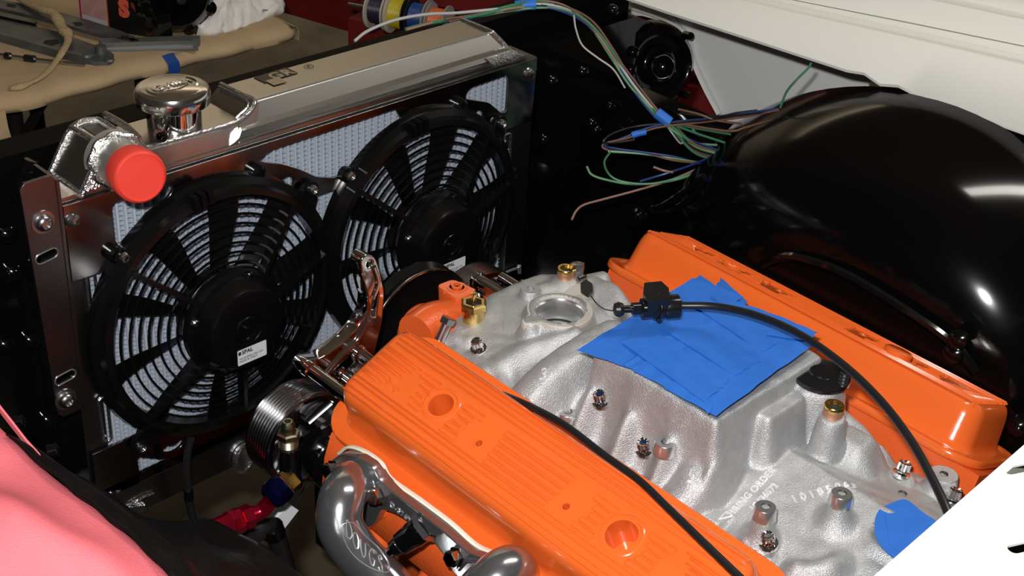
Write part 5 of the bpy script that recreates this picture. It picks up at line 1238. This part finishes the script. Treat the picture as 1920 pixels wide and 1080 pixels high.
t = thing('gas_strut', 'thin bright rod with two black sleeves at the left edge of the bench', 'rod', Z(TZ, 60, 108))
bm = NB(); tube(bm, [Z(TZ + .006, *p) for p in [(-40, 98), (0, 102), (60, 110), (110, 116), (160, 121)]], .0028, n=8, k=1); wpart('rod', bm, STEEL, t)
for a, b in (((9, 104), (20, 105.5)), ((46, 108), (66, 111))):
    bm = NB(); cyl(bm, Z(TZ + .006, *a), Z(TZ + .006, *b), .0062, n=12, ch=.001); wpart('sleeve', bm, RUBBER, t)
t = thing('canvas_strap', 'twisted tan canvas strap lying across the grey hinge arms', 'strap', Z(TZ, 110, 80))
bm = NB(); tube(bm, [Z(z, *p) for p, z in [((30, -6), TZ + .02), ((52, 6), TZ + .022), ((78, 17), TZ + .026), ((98, 24), TZ + .028), ((108, 36), TZ + .026), ((116, 52), TZ + .022), ((126, 64), TZ + .02), ((127, 78), TZ + .018), ((118, 96), TZ + .016), ((106, 114), TZ + .010), ((90, 134), TZ + .006), ((68, 150), TZ + .006), ((42, 161), TZ + .005), ((18, 166), TZ + .004)]], .007, n=10, k=6, rs=[.006, .007, .008, .010, .0085, .011, .009, .012, .007, .006, .0065, .005, .0058, .0055, .004, .009, .005], squash=.6); wpart('strap_body', bm, ROPE, t, smooth=180)
t = thing('printed_box', 'cardboard box with a pale printed side and black side at the bench back', 'box', Z(TZ, 200, 60))
A = Z(TZ, 152, 42); B = Z(TZ, 206, 58); Cx = Z(TZ, 292, 74); Dd = A + Cx - B; H = .25
bm = NB(); prism(bm, [p + Vector((0, 0, .001)) for p in (A, B, Cx, Dd)], (0, 0, H)); bxo = wpart('carton', bm, mat('black_print', (.006, .006, .006), .35), t, smooth=0)
u_ = (B - A); n_ = u_.cross(Vector((0, 0, 1))).normalized(); n_ = n_ if n_.dot(CAMP - A) > 0 else -n_; L = u_.length; un = u_.normalized()
def facep(a, b, c, d, off, m, nm):
    bm = NB(); prism(bm, [A + un * (L * a) + Vector((0, 0, c * H)) + n_ * off, A + un * (L * b) + Vector((0, 0, c * H)) + n_ * off, A + un * (L * b) + Vector((0, 0, d * H)) + n_ * off, A + un * (L * a) + Vector((0, 0, d * H)) + n_ * off], n_ * .0004); return wpart(nm, bm, m, t, smooth=0)
facep(0, 1, 0, 1, .0002, mat('magenta_print', (.45, .02, .09), .5), 'printed_border')
facep(.08, .96, .035, 1, .0008, mat('pale_print', (.62, .60, .64), .5, var=.12, vscale=30), 'printed_panel')
facep(.96, 1, 0, 1, .0008, mat('orange_print', (.5, .16, .03), .5), 'printed_edge')
facep(.10, .95, .07, .22, .0012, mat('salmon_print', (.60, .33, .28), .5, var=.2, vscale=60), 'printed_band')
facep(.35, .75, .34, .9, .0012, mat('grey_print', (.36, .37, .42), .5, var=.7, vscale=90), 'printed_picture')
v_ = (Cx - B); vn = v_.normalized(); n2 = v_.cross(Vector((0, 0, 1))).normalized(); n2 = n2 if n2.dot(CAMP - B) > 0 else -n2
me = text_mesh('S', .040, .0003, bold=.003); place_mesh('red_letter', me, frame(B + vn * (v_.length * .36) + Vector((0, 0, .045)) + n2 * .0008, vn, (0, 0, 1)), mat('red_print', (.75, .12, .06), .5), t, 0)
t = thing('compressor', 'black cast compressor standing between the printed box and white rag', 'engine part', Z(TZ, 330, 70))
c = Z(TZ, 330, 62) + Vector((0, 0, .075)); dd = (CAMP - c); dd = Vector((dd.x * .5, dd.y, .10 * 1)).normalized()
bm = NB(); lathe(bm, c - dd * .05, dd, [(0, 0), (.066, 0), (.070, .01), (.066, .02), (.070, .03), (.064, .045), (.070, .055), (.064, .075), (.050, .085), (.048, .08), (.030, .078), (.028, .09), (.012, .092), (.011, .10), (0, .10)], 36); wpart('housing', bm, BLACKP, t)
x_, y_, z_ = basis(dd)
for k in range(8):
    a = k * PI / 4 + .3; q = c + (x_ * math.cos(a) + y_ * math.sin(a)) * .062; bm = NB(); lathe(bm, q, dd, [(.014, -.03), (.014, .022), (.008, .024), (.006, .030), (0, .031)], 14); wpart('lug', bm, BLACKP, t)
bm = NB(); lathe(bm, c + dd * .045, dd, [(.009, 0), (.008, .008), (0, .009)], 12); wpart('shaft_bolt', bm, STEEL, t)
for dx_ in (-.04, .035):
    bm = NB(); box(bm, (-.014, -.02, 0), (.014, .02, .05)); bm.transform(Matrix.Translation(Vector((c.x + dx_, c.y - .01, TZ + .001)))); wpart('foot', bm, BLACKP, t, bev=.003)
t = thing('cotton_rag', 'crumpled white cotton rag at the right end of the bench', 'cloth', Z(TZ, 440, 40))
lo = [Z(TZ + .001, *p) for p in [(358, 60), (372, 66), (400, 67), (425, 62), (450, 55), (470, 46), (500, 36), (532, 24), (528, 8), (500, -10), (430, -20), (390, -5), (385, 20), (395, 32), (375, 45)]]
sm = smooth_loop([(p.x, p.y) for p in lo], 5); cx_ = sum(p[0] for p in sm) / len(sm); cy_ = sum(p[1] for p in sm) / len(sm)
rings = []
import mathutils
for k, (f, h) in enumerate([(1.0, 0), (1.01, .006), (.97, .014), (.9, .021), (.8, .028), (.7, .034), (.58, .040), (.45, .046), (.3, .050), (.15, .052)]):
    r = []
    for (a, b) in sm:
        p = Vector((cx_ + (a - cx_) * f, cy_ + (b - cy_) * f, TZ + h))
        nz = mathutils.noise.noise(p * 38) ; nz2 = mathutils.noise.noise(p * 90)
        if k: p += Vector((nz * .010, nz2 * .008, nz * .020 * min(1, k / 3) + abs(nz2) * .012))
        p.z = max(p.z, TZ + .001); r.append(p)
    rings.append(r)
bm = NB(); loft(bm, rings); wpart('rag_body', bm, RAG, t, smooth=180)

# ------------------------------------------------------------------ red shelf and wire spools
t = thing('red_shelf_unit', 'dark red painted wooden shelf unit standing behind the radiator and bench', 'shelf', (1.6, 1.2, -.6))
zb_ = -.529; Bc = Z(zb_, 666, 63); Ac = Z(zb_, 560, 32); ax_ = (Ac - Bc).normalized(); L = (Ac - Bc).length * 2.2
nn = ax_.cross(Vector((0, 0, 1))).normalized(); nn = nn if nn.dot(CAMP - Bc) < 0 else -nn     # away from the camera
def rb(a0, a1, d0, d1, z0, z1, nm='board', m=None):
    bm = NB(); P = [Bc + ax_ * a0 + nn * d0, Bc + ax_ * a1 + nn * d0, Bc + ax_ * a1 + nn * d1, Bc + ax_ * a0 + nn * d1]; prism(bm, [Vector((p.x, p.y, z0)) for p in P], (0, 0, z1 - z0)); return wpart(nm, bm, m or REDW, t, smooth=0, bev=.001)
rb(0, L, 0, .018, zb_, zb_ + .062, 'front_board'); rb(0, L, -.004, .012, zb_ + .062, zb_ + .078, 'front_board'); rb(-.035, 0, 0, .40, zb_ - .012, zb_ + .075, 'side_board'); rb(0, L, .018, .40, zb_, zb_ + .012, 'shelf_board'); rb(0, L, .38, .40, zb_, zb_ + .5, 'back_board')
for a in (.0, .14, .28, .42): rb(a, a + .015, .2, .40, zb_ + .012, zb_ + .35, 'divider')
# second run to the right, behind the spools
Q0 = D(3.15, 690, 52); Q1 = D(2.95, 1175, 110)
ax2 = (Q1 - Q0); ax2.z = 0; L2 = ax2.length; ax2.normalize(); n3 = Vector((-ax2.y, ax2.x, 0)); n3 = n3 if n3.dot(Q0 - CAMP) > 0 else -n3
def rb2(a0, a1, d0, d1, z0, z1, nm='board'):
    bm = NB(); P = [Q0 + ax2 * a0 + n3 * d0, Q0 + ax2 * a1 + n3 * d0, Q0 + ax2 * a1 + n3 * d1, Q0 + ax2 * a0 + n3 * d1]; prism(bm, [Vector((p.x, p.y, z0)) for p in P], (0, 0, z1 - z0)); return wpart(nm, bm, REDW, t, smooth=0, bev=.001)
z2 = Q0.z
rb2(-.05, L2 + .4, 0, .02, z2 - .10, z2 + .012, 'front_board'); rb2(-.05, L2 + .4, .02, .3, z2 - .01, z2 + .01, 'shelf_board'); rb2(-.05, L2 + .4, .30, .32, z2 - .1, z2 + .5, 'back_board'); rb2(-.05, L2 + .4, -.01, .02, z2 + .085, z2 + .125, 'front_board')
for k in range(8): rb2(.02 + k * .135, .036 + k * .135, 0, .3, z2, z2 + .3, 'divider')
for s in (0, 1): rb2(-.05 + s * (L2 + .2), .0 + s * (L2 + .2), .05, .3, FLOORZ, z2 - .05, 'leg_post')
S0 = D(2.75, 696, 16); S1 = D(2.70, 846, 44); sd = (S1 - S0).normalized(); Ls = (S1 - S0).length
t = tag(bpy.data.objects.new('spool_rod', None), 'thin steel rod carrying the wire spools in front of the red shelf', 'rod'); COL.objects.link(t); t.location = S0
bm = NB(); cyl(bm, S0 - sd * .05, S1 + sd * .25, .004, n=10); wpart('rod', bm, STEEL, t)
CREAM = mat('cream_flange', (.56, .52, .42), .5); GREYF = mat('grey_flange', (.30, .27, .26), .5)
for k, (f, fl_, fr_, wm, nm, lab, r) in enumerate([
    (.0, CREAM, CREAM, mat('purple_wire', (.02, .015, .04), .4), 'purple', 'spool of dark purple wire with cream ends, leftmost on the rod', .038),
    (.255, CREAM, mat('black_flange', (.01, .01, .01), .4), mat('yellow_wire', (.62, .50, .02), .4), 'yellow', 'spool of yellow wire, second from the left on the rod', .040),
    (.50, mat('black_flange'), GREYF, mat('blue_wire', (.02, .06, .24), .4), 'blue', 'spool of blue wire with a black end between the yellow and orange ones', .038),
    (.74, GREYF, GREYF, mat('orange_wire', (.72, .16, .03), .4), 'orange', 'spool of orange wire with greyish ends, rightmost on the rod', .034)]):
    o = S0 + sd * (Ls * f); w = Ls * .235; t = thing('wire_spool', lab, 'spool', o, 'wire spools in front of the red shelf')
    bm = NB(); lathe(bm, o, sd, [(.006, 0), (r, 0), (r, .003), (.006, .003)], 32); wpart('flange', bm, fl_, t)
    bm = NB(); lathe(bm, o + sd * (w - .005), sd, [(.006, 0), (r * .98, 0), (r * .98, .003), (.006, .003)], 32); wpart('flange', bm, fr_, t)
    P = [(.006, .0032)] + [((r * .70) + (.0008 if q % 2 else 0), .0032 + (w - .0085) * q / 18) for q in range(19)] + [(.006, w - .0052)]
    bm = NB(); lathe(bm, o, sd, P, 28); wpart('winding', bm, wm, t, smooth=20)

# ------------------------------------------------------------------ loose wiring
WC = {'g': mat('green_wire', (.035, .16, .075), .4), 'b': mat('navy_wire', (.012, .035, .16), .4), 'w': mat('pale_wire', (.42, .42, .42), .4), 'n': mat('brown_wire', (.16, .075, .05), .4), 'k': mat('black_wire', (.008, .008, .010), .35), 'p': mat('pink_wire', (.30, .17, .13), .4), 'l': mat('light_green_wire', (.12, .30, .14), .4)}
def WD(u, v):
    xs_ = [600, 665, 800, 900, 960, 1010, 1105, 1185, 1262, 1350, 1500]; ds_ = [1.70, 1.72, 1.77, 1.80, 1.81, 1.82, 1.83, 1.84, 1.835, 1.80, 1.74]
    return float(np.interp(u, xs_, ds_))
def wire(pts, col, lab, r=.0016, grp='loose harness wires by the wheelhouse', d0=1.85, d1=None):
    t = tag(bpy.data.objects.new('harness_wire', None), lab, 'wire', grp); COL.objects.link(t)
    n = len(pts); P = []
    for i, p in enumerate(pts):
        d = p[2] if len(p) > 2 else WD(p[0], p[1]) + .004 * math.sin(i * 1.7 + len(lab)); P.append(D(d, p[0], p[1]))
    t.location = P[0]
    bm = NB(); tube(bm, P, r, n=6, k=6); wpart('insulation', bm, WC[col], t)
# upper bundle: runs over the tank, past the blue tape, down to the second tape
main = [(835, 42), (900, 28), (960, 14), (1010, 8), (1060, 16), (1105, 45), (1145, 95), (1185, 155), (1230, 210), (1262, 240)]
def shifted(L, dx, dy, amp=3, ph=0): return [(a + dx + amp * math.sin(i * 1.3 + ph), b + dy + amp * math.cos(i * 1.7 + ph)) for i, (a, b) in enumerate(L)]
wire([(665, 77), (690, 58), (740, 38), (800, 27), (860, 24)] + main[2:], 'w', 'long white wire whose cut end hangs over the radiator top', .0020, d0=1.98, d1=1.90)
wire([(760, 55), (800, 45)] + shifted(main, 0, 0, 1)[1:] + [(1320, 285), (1352, 300)], 'g', 'thick green wire of the upper bundle ending over the tank', .0022, d0=1.97, d1=1.88)
wire([(762, 56), (830, 38)] + shifted(main, -3, 3, 2, 1)[1:], 'p', 'pinkish wire low in the upper bundle over the tank', .0016, d0=1.97, d1=1.9)
for k, (c_, nm) in enumerate([('b', 'navy'), ('n', 'brown'), ('l', 'light green'), ('k', 'black'), ('n', 'dull brown'), ('g', 'darker green')]):
    ex = [(1300, 265 + k * 4), (1345, 282 + k * 3), (1372, 300 - k * 5)]
    wire(shifted(main, (-5, 4, -2, 5, 1, -4)[k], (3, -2, 5, 2, -4, -3)[k], 2.5, k) + ex, c_, nm + ' wire strand running through the taped upper bundle', .0015, d0=1.96, d1=1.88)
wire([(1076, 28), (1080, 55), (1092, 85), (1120, 108), (1150, 130), (1172, 165)], 'w', 'pale wire sagging left of the upper bundle', .0013, d0=1.93, d1=1.91)
wire([(1250, 235), (1262, 252), (1275, 268), (1281, 267)], 'w', 'short pale cut end below the lower blue tape', .0013, d0=1.9)
t = thing('tape_band', 'blue tape band wrapped around the top of the wire bundle', 'tape', D(1.818, 985, 10))
bm = NB(); tube(bm, [D(1.818, 966, 12), D(1.818, 986, 9), D(1.818, 1005, 8)], .0072, n=12); wpart('tape_wrap', bm, TAPE, t)
t = thing('tape_band', 'blue tape band wrapped where the bundle meets the lower wires', 'tape', D(1.836, 1240, 220))
bm = NB(); tube(bm, [D(1.836, 1231, 211), D(1.836, 1243, 220), D(1.836, 1256, 230)], .0075, n=12); wpart('tape_wrap', bm, TAPE, t)
t = thing('tape_band', 'small blue tape band on the left loop of the lower wires', 'tape', D(1.838, 1200, 250))
bm = NB(); tube(bm, [D(1.838, 1185, 254), D(1.838, 1197, 250), D(1.838, 1211, 247)], .0045, n=12); wpart('tape_wrap', bm, TAPE, t)
lower = [
 ([(1460, 204), (1400, 212), (1340, 222), (1270, 228), (1215, 240), (1170, 258), (1135, 272), (1150, 278), (1215, 287), (1270, 295), (1310, 305), (1350, 300)], 'b', 'navy wire looping back below the small tape band'),
 ([(1460, 206), (1390, 220), (1310, 230), (1230, 240), (1180, 258), (1132, 270), (1142, 282), (1200, 285), (1260, 300), (1312, 306)], 'n', 'brown wire looping back below the small tape band'),
 ([(1450, 208), (1380, 217), (1300, 228), (1200, 236), (1150, 250), (1131, 266), (1150, 268), (1190, 262)], 'k', 'black wire along the top of the left loop'),
 ([(1360, 268), (1300, 248), (1260, 232), (1300, 240), (1370, 252)], 'g', 'green wire doubled back right of the lower tape'),
 ([(1145, 284), (1133, 305), (1145, 330), (1175, 342), (1225, 344), (1280, 330), (1330, 305), (1362, 285)], 'g', 'green wire making the big lower loop'),
 ([(1100, 312), (1110, 328), (1140, 338), (1180, 345), (1230, 344), (1290, 330), (1345, 298)], 'l', 'light green wire with its cut end at the left'),
 ([(1200, 340), (1250, 325), (1300, 308), (1340, 290), (1372, 272)], 'b', 'navy wire rising along the lower loop'),
 ([(1072, 412), (1080, 396), (1095, 384), (1130, 374), (1190, 358), (1250, 340), (1300, 320), (1350, 295)], 'p', 'long pinkish wire reaching down to the lower left'),
 ([(1225, 313), (1245, 320), (1262, 323)], 'p', 'short pinkish wire end inside the lower loop'),
 ([(1262, 230), (1310, 238), (1370, 246), (1400, 238), (1450, 225)], 'n', 'brown wire heading right over the wheelhouse shoulder'),
 ([(1272, 205), (1310, 214), (1345, 226), (1390, 232)], 'n', 'brown wire against the red background gap'),
 ([(1420, 207), (1380, 212), (1350, 218), (1300, 216), (1275, 212)], 'k', 'black wire crossing the foot of the white inner skin'),
 ([(1463, 202), (1475, 172), (1495, 148), (1515, 128), (1521, 118)], 'g', 'green wire climbing in front of the white inner skin'),
 ([(1140, 284), (1200, 288), (1260, 296), (1320, 306), (1345, 303)], 'l', 'light green wire across the middle of the loops'),
 ([(1345, 272), (1305, 268), (1270, 250), (1240, 228)], 'l', 'light green wire curving below the lower tape'),
]
for P_w, c_, lab in lower: wire(P_w, c_, lab, .0015, d0=1.86)
